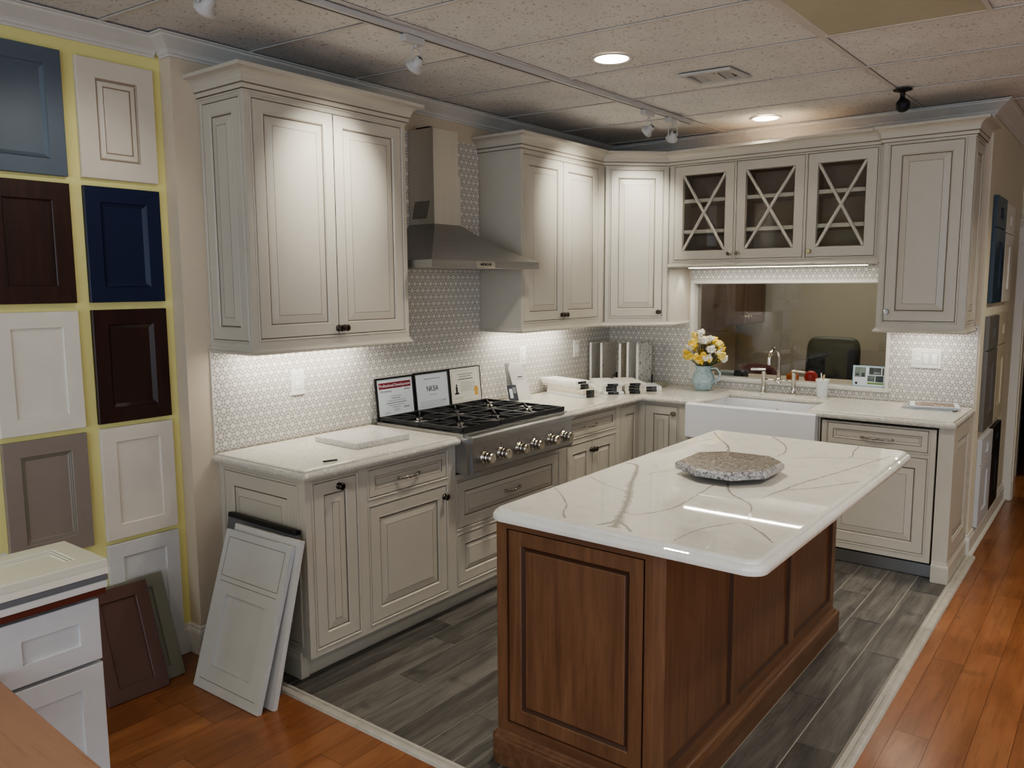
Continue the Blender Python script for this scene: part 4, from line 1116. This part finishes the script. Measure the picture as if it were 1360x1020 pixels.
plate('white switch plate left of the upright stone samples', FX(0, 2.985, 1.189), .075, .124, [(0, 'rocker')], 'light_switch', 'switch', G3)
plate('white three-gang outlet and switch plate right of the window', FY(2.253, L, 1.194), .168, .122, [(-.046, 'outlet'), (0, 'rocker'), (.046, 'rocker')], 'light_switch', 'switch', G3)

# brochures
mb = MB(); t = thing('brochure', 'white folded brochure leaning on the backsplash right of the rangetop', 'brochure', (.06, 2.2, H))
T = frame((.115, 2.115, H+.001), (.06, .12, .0), (-.27, -.10, 1)); mb.T = T; mb.box(0, .112, 0, .246, -.006, 0, 'tile1', .001); mb.box(.05, .085, .15, .156, 0, .0006, 'ink'); mb.box(.03, .09, .136, .139, 0, .0006, 'inkgrey'); mb.build('cover', t)
mb = MB(); mb.T = frame((.075, 2.085, H+.001), (.03, .12, 0), (-.10, -.05, 1)); mb.box(0, .10, 0, .24, -.004, 0, colour('brochure_grey', (150, 146, 142)), .001); mb.build('back_leaf', t)
mb = MB(); t = thing('leaflet_holder', 'small clear holder with dark leaflets beside the white brochure', 'leaflet', (.1, 2.08, H))
T = frame((.115, 2.045, H+.001), (.05, .12, 0), (-.2, -.05, 1)); mb.T = T; mb.box(0, .065, 0, .105, -.008, 0, colour('leaflet_dark', (74, 76, 86)), .001); mb.box(.008, .03, .02, .08, 0, .0008, 'paper'); mb.box(.034, .058, .05, .09, 0, .0008, 'inkgrey'); mb.build('leaflet', t)

# sample stacks: long white quartz sticks with black end labels
def stick(label, x0, x1, y0, y1, z, th, rz, tone, grp, lab=True):
    cx, cy = x1, (y0+y1)/2
    t = thing('quartz_sample', label, 'stone sample', (cx, cy, z), grp)
    R = Matrix.Translation((cx, cy, z)) @ Matrix.Rotation(rz, 4, 'Z')
    mb = MB(); mb.T = R; w = y1-y0; mb.box(-(x1-x0), 0, -w/2, w/2, 0, th, tone, .0012); mb.build('slab', t)
    if lab:
        mb = MB(); mb.T = R; mb.box(-.0005, .0008, -w*.30, w*.24, .0006, th-.0006, 'black')
        mb.box(.0008, .0012, -w*.02, w*.20, th*.46, th*.64, 'inkgrey'); mb.build('end_label', t)
tones = [speckle('sample_quartz_%s' % n, c, [((206, 200, 190), .6, .72, 1.0), ((244, 242, 238), .58, .7, .8)], .2, 50) for n, c in (('white', (238, 236, 230)), ('ivory', (230, 224, 212)), ('pale', (226, 226, 224)), ('cream', (220, 212, 196)))]
ordn = ['bottom', 'second', 'third', 'fourth', 'fifth', 'topmost']
def stackup(desc, n, cx, cy, ang, w, ln, th, seed):
    rs = random.Random(seed)
    for k in range(n):
        nm = ordn[-1] if k == n-1 else ordn[k]
        o = rs.uniform(-.006, .008); q = rs.uniform(-.007, .007)
        if n == 6: o -= .045*(k >= 3)+.02*(k == 5); q -= .012*(k >= 3)
        c, d = math.cos(ang), math.sin(ang)
        x, y = cx+c*o-d*q, cy+d*o+c*q
        stick('%s white quartz sample in the %s' % (nm, desc), x-ln, x, y-w/2, y+w/2, H+.0006+k*(th+.0004), th, ang+rs.uniform(-.02, .02), tones[rs.randrange(4)], 'quartz samples stacked on the counter')
stackup('tall sample stack nearest the rangetop', 6, .435, 2.500, -.24, .135, .36, .0170, 1)
stackup('sample stack second from the rangetop', 4, .478, 2.712, -.77, .140, .34, .0185, 2)
stackup('sample stack third from the rangetop', 4, .590, 2.825, -.77, .140, .33, .0185, 3)
stackup('low sample stack nearest the corner', 2, .632, 2.998, -.80, .138, .20, .0178, 4)
# upright slabs
slabs = [(.045, 3.135, 'taupe plain slab', (206, 200, 192), 0), (.135, 3.14, 'grey slab with dark vein', (206, 200, 190), 1), (.285, 3.155, 'narrow tan speckled slab', (198, 188, 170), 2), (.352, 3.15, 'pale grey plain slab', (226, 224, 218), 0), (.432, 3.15, 'dark grey mottled slab', (190, 188, 184), 3)]
for k, (x, y, nm, c_, st) in enumerate(slabs):
    t = thing('upright_stone_slab', '%s standing upright on the counter in the corner' % nm, 'stone sample', (x, y+.1, H), 'stone slabs standing in the corner')
    if st == 0: mt = paint('slab_%d' % k, c_, .3, .06)
    elif st == 1: mt = speckle('slab_%d' % k, c_, [((120, 114, 106), .6, .66, .35), ((196, 190, 180), .56, .7, .5)], .25, 40)
    else: mt = speckle('slab_%d' % k, c_, [((206, 204, 200) if st == 3 else (190, 180, 160), .55, .62, .5), ((84, 84, 88), .56, .64, .8 if st == 3 else 1.4)], .25, 60)
    mb = MB(); mb.box(x-.018, x, y, y+.20, H+.012, 1.225+(.012 if k > 2 else 0), mt, .0015); mb.box(x-.0185, x-.0005, y-.0006, y, H+.014, 1.222, 'tile1'); mb.build('slab', t)
    mb = MB(); mb.box(x-.030, x+.010, y+.01, y+.195, H+.0006, H+.012, 'black'); mb.build('foot', t)
    if st in (1, 3): 
        mb = MB(); mb.box(x-.02, x+.004, y+.1995, y+.214, H+.0006, .99, 'black'); mb.build('bracket', t)
mb = MB(); mb.stack([(.50, 3.20), (.585, 3.215), (.56, 3.36), (.475, 3.345)], [(.001, H+.0005), (0, H+.003), (0, H+.026), (.002, H+.028)], speckle('green_stone', (150, 150, 128), [((188, 184, 160), .55, .65, .6)], .3, 60))
o = mb.build('stone_offcut'); tag(o, 'small greenish stone offcut lying right of the upright slabs', 'stone sample')

# flower pitcher
t = thing('flower_pitcher', 'pale blue mosaic glass pitcher standing left of the sink', 'pitcher', (.87, 3.30, H))
VX, VY = .872, 3.29
def mosaicglass():
    n = NT('mosaic_glass'); v = n.coords()
    vo = n.node('ShaderNodeTexVoronoi', feature='DISTANCE_TO_EDGE'); vo.inputs['Scale'].default_value = 75; n.link(v, vo.inputs['Vector'])
    vc = n.node('ShaderNodeTexVoronoi'); vc.inputs['Scale'].default_value = 75; n.link(v, vc.inputs['Vector'])
    c = n.mix(lin((156, 188, 196)), lin((214, 226, 226)), vc.outputs['Distance'])
    c = n.mix(lin((96, 112, 118)), c, n.ramp(vo.outputs['Distance'], [(.0, (0, 0, 0, 1)), (.09, (1, 1, 1, 1))]))
    return n.set(c, .15)
M['mosaicglass'] = mosaicglass()
mb = MB(); mb.lathe([(.05, 0), (.056, .004), (.06, .02), (.074, .05), (.078, .075), (.070, .105), (.055, .135), (.052, .15), (.058, .165), (.064, .172), (.060, .172), (.05, .155), (.05, .14)], 'mosaicglass', 28, Matrix.Translation((VX, VY, H+.0005)), False)
mb.lathe([(.0, .001), (.05, .001)], 'mosaicglass', 28, Matrix.Translation((VX, VY, H)), False)
mb.build('vase_body', t)
mb = MB(); mb.tube([(VX+.055, VY-.005, H+.155), (VX+.10, VY-.005, H+.158), (VX+.128, VY-.008, H+.125), (VX+.118, VY-.008, H+.08), (VX+.07, VY-.005, H+.055)], [.007, .007, .007, .007, .009], 'mosaicglass', 10); mb.build('handle', t)
M['petal_y'] = paint('petal_yellow', (244, 206, 84), .6, .08, 40); M['petal_w'] = paint('petal_white', (240, 236, 224), .6, .05, 40); M['petal_c'] = paint('petal_pale_yellow', (244, 222, 130), .6, .06, 40); M['stem'] = paint('stem_green', (86, 96, 56), .6, .1)
rs = random.Random(11)
M['dark_leaf'] = paint('dark_leaf', (40, 44, 34), .6, .1)
heads = []
for k in range(52):
    a = rs.uniform(0, 2*PI); e = rs.uniform(-.25, 1.0); rr = rs.uniform(.75, 1.0)
    r = math.sqrt(max(0, 1-(max(e, 0)*.95)**2))*.135*rr
    heads.append((VX+.012+r*math.cos(a)*1.12, VY-.01+r*math.sin(a)*.75, H+.245+e*.115, rs.choice(['y', 'y', 'c', 'w', 'y', 'w'])))
heads += [(VX-.012, VY-.03, H+.405, 'w'), (VX-.06, VY-.02, H+.385, 'c'), (VX+.13, VY-.03, H+.33, 'c'), (VX-.115, VY-.03, H+.26, 'y'), (VX+.14, VY-.04, H+.25, 'c'), (VX+.02, VY-.10, H+.21, 'y'), (VX-.02, VY-.1, H+.24, 'y'), (VX+.05, VY-.1, H+.25, 'y')]
heads.sort(key=lambda h: (h[3] == 'w', math.atan2(h[1]-VY, h[0]-VX)))
yel = [h for h in heads if h[3] != 'w']; whi = [h for h in heads if h[3] == 'w']
for lst, cnt, lb in ((yel, 9, 'yellow'), (whi, 5, 'white')):
    for g in range(cnt):
        grp = lst[g*len(lst)//cnt:(g+1)*len(lst)//cnt]
        if not grp: continue
        t = thing('artificial_flower', 'spray of small %s blossoms bunched in the blue mosaic pitcher' % lb, 'flower', (VX, VY, H+.012), '%s flower sprays in the pitcher' % lb)
        for (x, y, z, cl) in grp:
            mt = {'y': 'petal_y', 'c': 'petal_c', 'w': 'petal_w'}[cl]
            mb = MB()
            for i in range(15):
                d = Vector((rs.gauss(0, 1), rs.gauss(0, 1), rs.gauss(0, 1))).normalized()
                mb.ball(Vector((x, y, z))+d*rs.uniform(.017, .026), rs.uniform(.0085, .0125), mt if rs.random() < .8 else ('petal_c' if lb == 'yellow' else mt), 7, 5, (1, 1, .7))
            mb.ball((x, y, z), .018, mt, 7, 5); mb.build('blossom', t, True)
        mb = MB()
        for (x, y, z, cl) in grp: mb.tube([(VX+(x-VX)*.12, VY+(y-VY)*.12, H+.014), (VX+(x-VX)*.22, VY+(y-VY)*.22, H+.16), (x, y, z-.008)], .0018, 'stem', 5)
        mb.build('stem', t)
# white cup with sticks
t = thing('plastic_cup', 'white plastic cup holding wooden sticks right of the faucet', 'cup', (1.66, 3.38, H))
mb = MB(); mb.lathe([(.0, .001), (.028, .001), (.031, .004), (.041, .112), (.043, .114), (.043, .118), (.039, .118), (.030, .008)], colour('cup_frosted', (236, 236, 234), .35), 24, Matrix.Translation((1.662, 3.38, H)), False); mb.build('cup_body', t)
M['stickwood'] = paint('stick_wood', (214, 190, 150), .6)
for k, (dx, dy) in enumerate(((-.006, .004), (.006, -.004), (.0, .01))):
    mb = MB(); mb.tube([(1.662+dx*.4, 3.38+dy*.4, H+.01), (1.662+dx*2.0, 3.38+dy*2, H+.158-.008*k)], .0042, 'stickwood' if k else colour('stick_white', (232, 226, 216)), 6)
    o = mb.build('wooden_stick'); tag(o, 'pale stick standing in the white plastic cup', 'stick', 'sticks in the white cup')
# photo sign in the window opening
t = thing('photo_sign', 'small framed photo-collage sign on the window sill at its right end', 'sign', (1.92, L+.01, WZ0))
T = frame((1.822, L+.008, WZ0+.0045), (1, 0, 0), (0, .08, 1)); mb = MB(); mb.T = T; w, h = .198, .136
mb.box(0, w, 0, h, -.006, 0, colour('sign_blue_edge', (150, 176, 190)), .001); mb.build('frame', t)
mb = MB(); mb.T = T; mb.box(.006, w-.004, .008, h-.006, 0, .0006, 'paper')
cs = [colour('photo_a', (120, 128, 122), .3, .5), colour('photo_b', (72, 74, 72), .3, .6), colour('photo_c', (90, 96, 94), .3, .6), colour('photo_d', (62, 70, 68), .3, .5), colour('photo_green', (104, 136, 72), .3)]
for (a, b, c, d, m_) in ((.012, .080, .062, .126, 0), (.100, .172, .080, .126, 1), (.092, .136, .036, .074, 2), (.140, .188, .034, .074, 3), (.092, .190, .018, .030, 4), (.178, .190, .078, .124, 2)): mb.box(a, b, c, d, .0006, .001, cs[m_])
for (a, b, c, d, m_) in ((.105, .125, .10, .118, 3), (.128, .165, .084, .098, 0), (.02, .04, .07, .085, 1), (.055, .075, .064, .09, 3), (.098, .102, .056, .072, 0), (.108, .112, .056, .072, 0), (.118, .122, .056, .072, 0)): mb.box(a, b, c, d, .001, .0013, cs[m_])
mb.box(.018, .032, .014, .03, .0006, .001, 'ink'); line(mb, .036, .08, .024, .003); line(mb, .014, .08, .044, .003)
mb.build('photo_print', t)
# magazines
def mag(label, pts, z, th, cover):
    t = thing('magazine', label, 'magazine', (*pts[0], z), 'magazines on the right end of the counter')
    mb = MB(); mb.stack(pts, [(0, z), (0, z+th)], 'paper'); mb.build('pages', t)
    mb = MB(); mb.stack(pts, [(-.0006, z+th), (-.0006, z+th+.0006)], cover); 
    if cover == 'paper':
        c = Vector((sum(p[0] for p in pts)/4, sum(p[1] for p in pts)/4)); q = [tuple(c+(Vector(p)-c)*.80) for p in pts]
        mb.stack(q, [(0, z+th+.0006), (0, z+th+.001)], speckle('cover_photo', (128, 104, 92), [((196, 180, 164), .52, .62, .3), ((74, 62, 60), .55, .66, .4)], .25, 26))
    mb.build('cover', t)
def rot(cx, cy, w, d, a): return [(cx+x*math.cos(a)-y*math.sin(a), cy+x*math.sin(a)+y*math.cos(a)) for x, y in ((-w/2, -d/2), (w/2, -d/2), (w/2, d/2), (-w/2, d/2))]
mag('dark-edged magazine at the bottom of the pile on the right counter end', rot(2.315, 3.28, .27, .21, .05), H+.0006, .006, colour('cover_dark', (120, 118, 116)))
mag('grey magazine in the middle of the pile on the right counter end', rot(2.322, 3.29, .275, .21, .12), H+.0078, .005, colour('cover_grey', (160, 158, 154)))
mag('white-bordered magazine with brown cover photo on top of the pile', rot(2.34, 3.295, .26, .215, .20), H+.0140, .007, 'paper')

# ================================================================== OFFICE SEEN THROUGH THE WINDOW
mb = MB(); mb.box(0, 2.535, 6.0, 6.1, 0, CEIL, colour('office_wall', (166, 160, 146), .7, .02)); struct('wall_office', mb)
t = thing('wall_cabinet', 'brown office wall cabinet seen through the window at its left', 'cabinet', (.15, 5.6, 1.3))
M['brownwood'] = wood('brown_cherry', (118, 96, 80), (98, 78, 64), 'Z', .6, .4, .03)
mb = MB(); mb.box(.002, .30, 5.0, 5.95, 1.27, 2.1, 'brownwood'); mb.build('carcass', t)
mb = MB(); mb.box(-.0, .32, 4.98, 5.0, 1.22, 2.12, 'brownwood', .003)
d = mb.build('end_panel', t)
for k in range(2):
    mb = MB(); mb.T = FX(.322, 5.01+k*.47, 1.28); shaker(mb, .46, .80, M['brownwood'], s=.07); d = mb.build('door', t); knob(d, (.322, 5.44+k*.08, 1.34), (1, 0, 0), mat='chrome')
# black office chair
t = thing('office_chair', 'black leather high-back office chair seen through the window', 'chair', (1.42, 4.5, 0))
M['leather'] = paint('black_leather', (15, 16, 19), .42, .15, 14, bump=.1)
def cushion(name, T, w, h, d, mat, e=4.0):
    mb = MB(); mb.T = T; n, m_ = 20, 14; V = []
    for i in range(m_+1):
        ph = -PI/2+PI*i/m_
        for j in range(n):
            th = 2*PI*j/n
            f = lambda v, p: math.copysign(abs(v)**p, v)
            cp, sp = f(math.cos(ph), 2/e*1.6), f(math.sin(ph), 2/e*1.6)
            V.append((w/2*cp*f(math.cos(th), 2/e), h/2*cp*f(math.sin(th), 2/e), d/2*sp))
    F = [(i*n+j, i*n+(j+1) % n, (i+1)*n+(j+1) % n, (i+1)*n+j) for i in range(m_) for j in range(n)]
    mb.add(V, F, mat, True); return mb.build(name, t)
cushion('backrest', frame((1.40, 4.50, .90), (1, 0, 0), (0, .08, 1)), .40, .68, .13, 'leather', 7)
cushion('seat', frame((1.40, 4.28, .52), (1, 0, 0), (0, 1, 0)), .50, .48, .12, 'leather', 5)
for sx in (-1, 1):
    mb = MB(); x = 1.40+sx*.27; mb.tube([(x, 4.47, .58), (x, 4.47, .78), (x, 4.25, .80), (x, 4.12, .77)], [.02, .022, .028, .02], 'leather', 8); mb.build('armrest', t)
mb = MB(); mb.lathe([(.03, .10), (.03, .46), (.08, .47)], 'black', 12, Matrix.Translation((1.40, 4.32, 0)))
for k in range(5):
    a = 2*PI*k/5; mb.tube([(1.40, 4.32, .11), (1.40+.28*math.cos(a), 4.32+.28*math.sin(a), .075)], [.025, .016], 'black', 8); mb.ball((1.40+.28*math.cos(a), 4.32+.28*math.sin(a), .035), .034, 'black')
mb.build('base', t)
# burgundy chair
t = thing('side_chair', 'burgundy round-backed chair low behind the window', 'chair', (.84, 4.4, 0))
M['burgundy'] = paint('burgundy_fabric', (84, 28, 32), .7, .1, 30)
cushion('backrest', frame((.84, 4.40, .80), (1, 0, 0), (0, .05, 1)), .40, .42, .08, 'burgundy', 2.6)
cushion('seat', frame((.84, 4.18, .46), (1, 0, 0), (0, 1, 0)), .44, .42, .09, 'burgundy', 4)
for sx in (-1, 1):
    for yy in (4.02, 4.38):
        mb = MB(); mb.tube([(.84+sx*.18, yy, 0), (.84+sx*.17, yy, .44)], .014, 'black', 8); mb.build('leg', t)
# desk behind the sill
t = thing('office_desk', 'beige desk ledge just behind the window glass', 'desk', (1.3, 3.9, 0))
M['deskm'] = paint('desk_beige', (196, 186, 166), .45, .03)
mb = MB(); mb.box(.35, 2.35, 3.60, 4.02, .94, .967, 'deskm', .003); mb.build('desktop', t)
for x in (.38, 2.30):
    mb = MB(); mb.box(x-.015, x+.015, 3.62, 4.0, 0, .94, 'deskm'); mb.build('panel_leg', t)
mb = MB(); mb.ball((1.50, 3.66, .9675+.043), .044, colour('red_plastic', (204, 40, 28), .35), 20, 14); mb.lathe([(.03, .9672), (.03, .972)], 'red_plastic', 16, Matrix.Translation((1.50, 3.66, 0)))
o = mb.build('red_bowl'); tag(o, 'round red container on the desk behind the glass', 'container')
mb = MB(); mb.box(1.335, 1.405, 3.645, 3.70, .9675, 1.03, colour('orange_plastic', (222, 120, 40), .4), .014); o = mb.build('orange_box'); tag(o, 'small orange box on the desk behind the glass left of the red container', 'box')
mb = MB(); mb.box(.80, .95, 3.64, 3.78, .9675, 1.01, colour('desk_grey_box', (168, 178, 176), .4), .004); o = mb.build('paper_tray'); tag(o, 'pale grey tray on the desk behind the glass near the pitcher', 'tray')
mb = MB(); mb.box(.96, 1.03, 3.62, 3.72, .9675, 1.03, 'black', .008); o = mb.build('desk_phone'); tag(o, 'small black desk item behind the glass beside the pale tray', 'desk item')

# ================================================================== CEILING FITTINGS
def downlight(label, x, y, r=.10):
    t = thing('downlight', label, 'ceiling light', (x, y, CEIL), 'recessed downlights')
    mb = MB(); mb.lathe([(r, CEIL-.0005), (r, CEIL-.005), (r*.80, CEIL-.004), (r*.74, CEIL+.004)], 'plastic', 32, Matrix.Translation((x, y, 0)), False); mb.build('trim_ring', t)
    mb = MB(); mb.lathe([(.0, CEIL-.0015), (r*.75, CEIL-.0015), (r*.75, CEIL-.0005)], 'can', 28, Matrix.Translation((x, y, 0)), False); mb.build('lens', t)
downlight('round recessed downlight in front of the ceiling vent', 1.27, 1.325)
downlight('round recessed downlight near the glass-front cabinet', 1.335, 3.09)
# vent
t = thing('ceiling_vent', 'square white louvred air vent in the ceiling', 'vent', (1.51, 1.9, CEIL))
mb = MB(); vp = [(1.378, 1.772), (1.64, 1.795), (1.655, 2.03), (1.388, 2.01)]
mb.T = Matrix(); 
def ring(poly, rings, mat):
    mb.stack(poly, rings, mat, bottom=False, top=False)
ring(vp, [(0, CEIL), (0, CEIL-.008), (.012, CEIL-.012), (.03, CEIL-.010), (.034, CEIL+.004)], 'plastic'); mb.build('frame', t)
mb = MB(); c0 = Vector((1.515, 1.902)); ex = Vector((.262, .023)).normalized(); ey = Vector((-ex.y, ex.x))
def vq(u0, u1, v0, v1): return [tuple(c0+ex*u+ey*v) for u, v in ((u0, v0), (u1, v0), (u1, v1), (u0, v1))]
mb.stack(vq(-.10, .10, -.085, .085), [(0, CEIL+.0022), (0, CEIL+.003)], 'darkgap'); mb.build('duct', t)
mb = MB()
for (a, b, tilt) in ((-.082, -.066, 1), (-.058, -.042, 1), (.046, .060, -1), (.070, .084, -1)):
    q0 = vq(a, b, -.085, .085); mb.add([(q0[0][0], q0[0][1], CEIL-.010), (q0[1][0], q0[1][1], CEIL-.001), (q0[2][0], q0[2][1], CEIL-.001), (q0[3][0], q0[3][1], CEIL-.010)], [(0, 1, 2, 3)], 'plastic')
mb.stack(vq(-.036, .036, -.07, .07), [(0, CEIL-.008), (0, CEIL-.005)], 'plastic')
for (a, b) in ((-.085, -.07), (.07, .085)): mb.stack(vq(-.09, .09, a, b), [(0, CEIL-.008), (0, CEIL-.004)], 'plastic')
mb.build('louvre', t)
mb = MB(); p = c0+ex*.0+ey*-.09; mb.ball((p.x+.03, p.y, CEIL-.012), .006, 'nickel'); mb.build('damper_lever', t)
# fluorescent troffer
t = thing('ceiling_light_panel', 'unlit olive-tinted fluorescent light panel at the top right of the ceiling', 'ceiling light', (2.44, 1.0, CEIL))
q = [shx(2.108, .425), shx(2.708, .425), shx(2.708, 1.442), shx(2.108, 1.442)]
mb = MB(); mb.stack(q, [(0, CEIL+.0005), (0, CEIL-.004), (.015, CEIL-.004), (.017, CEIL-.002)], 'grid', bottom=False, top=False); mb.build('frame', t)
mb = MB(); mb.stack(q, [(.016, CEIL-.002), (.016, CEIL-.0005)], 'lens'); mb.build('lens', t)
# track with heads
t = thing('lighting_track', 'long white ceiling light track running towards the back wall', 'light track', (.88, 1.2, CEIL))
def trx(y): return .835+.035*y
mb = MB(); y0, y1 = -1.6, 2.86
mb.stack([(trx(y0)-.018, y0), (trx(y0)+.018, y0), (trx(y1)+.018, y1), (trx(y1)-.018, y1)], [(0, CEIL-.022), (0, CEIL-.0005)], 'plastic'); mb.build('rail', t)
mb = MB(); mb.stack([(trx(y0)-.004, y0), (trx(y0)+.004, y0), (trx(y1)+.004, y1), (trx(y1)-.004, y1)], [(0, CEIL-.0225), (0, CEIL-.0215)], 'darkgap'); mb.build('slot', t)
def head(label, y, aim, ly):
    x = trx(y); t = thing('track_spotlight', label, 'spotlight', (x, y, CEIL-.022), 'spotlights on the ceiling track')
    mb = MB(); mb.box(x-.017, x+.017, y-.055, y+.055, CEIL-.052, CEIL-.0228, 'plastic', .003); mb.build('adapter', t)
    P = Vector((x, y+.02, CEIL-.125)); A = (Vector(aim)-P).normalized()
    mb = MB(); sd = Vector((A.y, -A.x, 0)).normalized(); r = .036
    pts = []
    for i in range(13):
        a = PI*i/12; pts.append(Vector((x, y+.02, CEIL-.095))+sd*(.030*math.cos(a))+Vector((0, 0, 1))*(.030*math.sin(a)))
    mb.tube([P+sd*.031]+pts+[P-sd*.031], .0035, 'plastic', 6); mb.tube([(x, y+.02, CEIL-.05), (x, y+.02, CEIL-.066)], .008, 'plastic', 8); mb.build('yoke', t)
    mb = MB(); X = sd; T = frame(P, X, A.cross(X)); mb.lathe([(.010, -.030), (.018, -.028), (.020, -.008), (.033, .010), (.037, .014), (.037, .026), (.030, .026)], 'plastic', 18, T, False)
    mb.lathe([(.0, .018), (.031, .022)], 'chrome', 18, T, False); mb.build('lamp_head', t)
    return P, A
heads_ = [('track spotlight aimed at the left wall cabinet, alone mid-track', .46, (.325, .46, 2.12)), ('track spotlight near the far end of the track, nearer of the pair', 2.33, (.325, 2.40, 2.2)), ('track spotlight at the far end of the track, farther of the pair', 2.62, (.50, 2.98, 2.1)), ('track spotlight cut off by the top edge, nearest the yellow wall', -.46, (-.07, -.5, 1.9))]
aims = []
for lb, y, a in heads_: aims.append(head(lb, y, a, y))
# security camera
t = thing('ceiling_camera', 'small black ball camera hanging from the ceiling grid', 'camera', (2.19, 2.82, CEIL))
CXc, CYc = 2.183, 2.81
mb = MB(); mb.lathe([(.048, CEIL-.001), (.048, CEIL-.006), (.03, CEIL-.010), (.013, CEIL-.016), (.012, CEIL-.040), (.02, CEIL-.055)], 'black', 24, Matrix.Translation((CXc, CYc, 0))); mb.build('mount', t)
mb = MB(); mb.ball((CXc+.006, CYc-.01, CEIL-.085), .037, 'black', 18, 12); mb.build('ball_housing', t)
mb = MB(); mb.T = frame((CXc+.006+.012, CYc-.01-.034, CEIL-.090), Vector((.9, .35, 0)), (0, 0, 1)); mb.lathe([(.014, 0), (.014, .004), (.009, .004)], colour('camera_lens', (40, 44, 60), .1), 16, Matrix(), True); mb.build('lens', t)

# under-cabinet LED bars
def led(label, x0, x1, y0, y1, z):
    t = thing('under_cabinet_light', label, 'light strip', ((x0+x1)/2, (y0+y1)/2, z), 'under-cabinet light strips')
    mb = MB(); mb.box(x0, x1, y0, y1, z, z+.012, 'plastic'); mb.build('housing', t)
    mb = MB(); mb.box(x0+.003, x1-.003, y0+.003, y1-.003, z-.001, z, 'led'); mb.build('diffuser', t)
led('white light strip under the left wall cabinet', .10, .13, .10, .86, 1.377)
led('white light strip under the wall cabinet right of the hood', .10, .13, 1.97, 2.76, 1.377)
led('white light strip under the glass-front cabinet', .78, 1.95, 3.20, 3.225, 1.7642)
led('white light strip under the right-hand wall cabinet', 2.10, 2.44, 3.30, 3.325, 1.377)

# ================================================================== LIGHTS
def area(name, loc, rot, sx, sy, power, col, spread=None):
    l = bpy.data.lights.new(name, 'AREA'); l.shape = 'RECTANGLE'; l.size = sx; l.size_y = sy; l.energy = power; l.color = col
    if spread: l.spread = spread
    o = bpy.data.objects.new(name, l); COL.objects.link(o); o.location = loc; o.rotation_euler = rot; return o
def spot(name, P, A, power, col, size, blend=.6, rad=.03):
    l = bpy.data.lights.new(name, 'SPOT'); l.energy = power; l.color = col; l.spot_size = size; l.spot_blend = blend; l.shadow_soft_size = rad
    o = bpy.data.objects.new(name, l); COL.objects.link(o); o.location = P; o.rotation_euler = Vector(A).to_track_quat('-Z', 'Y').to_euler(); return o
WARM = (1.0, .945, .80); NEUT = (1.0, .98, .89); COOL = (.74, .87, 1.0)
area('strip_lamp_left', (.115, .48, 1.374), (0, 0, 0), .02, .74, 2.3, NEUT)
area('strip_lamp_hood_side', (.115, 2.36, 1.374), (0, 0, 0), .02, .78, 2.4, NEUT)
area('strip_lamp_window', (1.36, 3.212, 1.760), (0, 0, 0), 1.15, .02, 3.2, NEUT)
area('strip_lamp_right', (2.27, 3.31, 1.374), (0, 0, 0), .34, .02, .8, NEUT)
spot('puck_lamp', (.73, 3.33, 1.755), (-.25, .1, -1), 1.2, NEUT, 1.3, .8)
for P, A, pw in ((aims[0][0], aims[0][1], 38), (aims[1][0], aims[1][1], 36), (aims[2][0], aims[2][1], 32), (aims[3][0], aims[3][1], 8)):
    spot('track_lamp', P+A*.04, A, pw, NEUT, math.radians(68), 1.0, .035)
for x, y in ((1.27, 1.325), (1.335, 3.09)):
    spot('downlight_lamp', (x, y, CEIL-.02), (0, 0, -1), 75, WARM, math.radians(112), .7, .07)
# unseen fill spots added to brighten the showroom, no fixtures modelled
for x, y, pw in ((3.6, 1.2, 70), (3.6, 3.4, 60), (3.4, -1.6, 60), (1.4, -2.2, 50), (5.4, .6, 70), (5.4, -2.4, 60)):
    spot('showroom_fill', (x, y, CEIL-.02), (0, 0, -1), pw, WARM, math.radians(130), .8, .08)
area('office_fill', (1.3, 4.7, CEIL-.05), (0, 0, 0), 1.6, 1.2, 18, NEUT)  # unseen area light added to brighten the office behind the glass
# daylight from the shop front
area('shopfront_daylight', (3.9, -5.4, 1.45), (math.radians(92), 0, 0), 5.6, 2.5, 95, COOL)
area('side_window_daylight', (6.85, -1.6, 1.5), (math.radians(90), 0, math.radians(90)), 4.4, 2.2, 30, COOL)
w = bpy.data.worlds.new('world'); S.world = w; w.use_nodes = True
bg = w.node_tree.nodes['Background']; bg.inputs[0].default_value = (.62, .74, .95, 1); bg.inputs[1].default_value = .5

# ================================================================== CAMERA
cam = bpy.data.cameras.new('camera'); co = bpy.data.objects.new('camera', cam); COL.objects.link(co)
cam.sensor_fit = 'HORIZONTAL'; cam.sensor_width = 36.0; cam.lens = 1070.62/1360*36.0; cam.clip_start = .02
co.matrix_world = Matrix.Translation((3.24524, -1.99856, 1.6595)) @ Matrix(((.79255735, -.07038154, .60572212), (.60977131, .10065693, -.78615974), (-.00563899, .99242865, .12269304))).to_4x4()
S.camera = co
for o in bpy.data.objects:
    if '_o' in o: del o['_o']
S.view_settings.view_transform = 'AgX'
S.view_settings.look = 'AgX - Medium High Contrast'
S.view_settings.exposure = 0.32
S.cycles.max_bounces = 6
S.cycles.transparent_max_bounces = 12
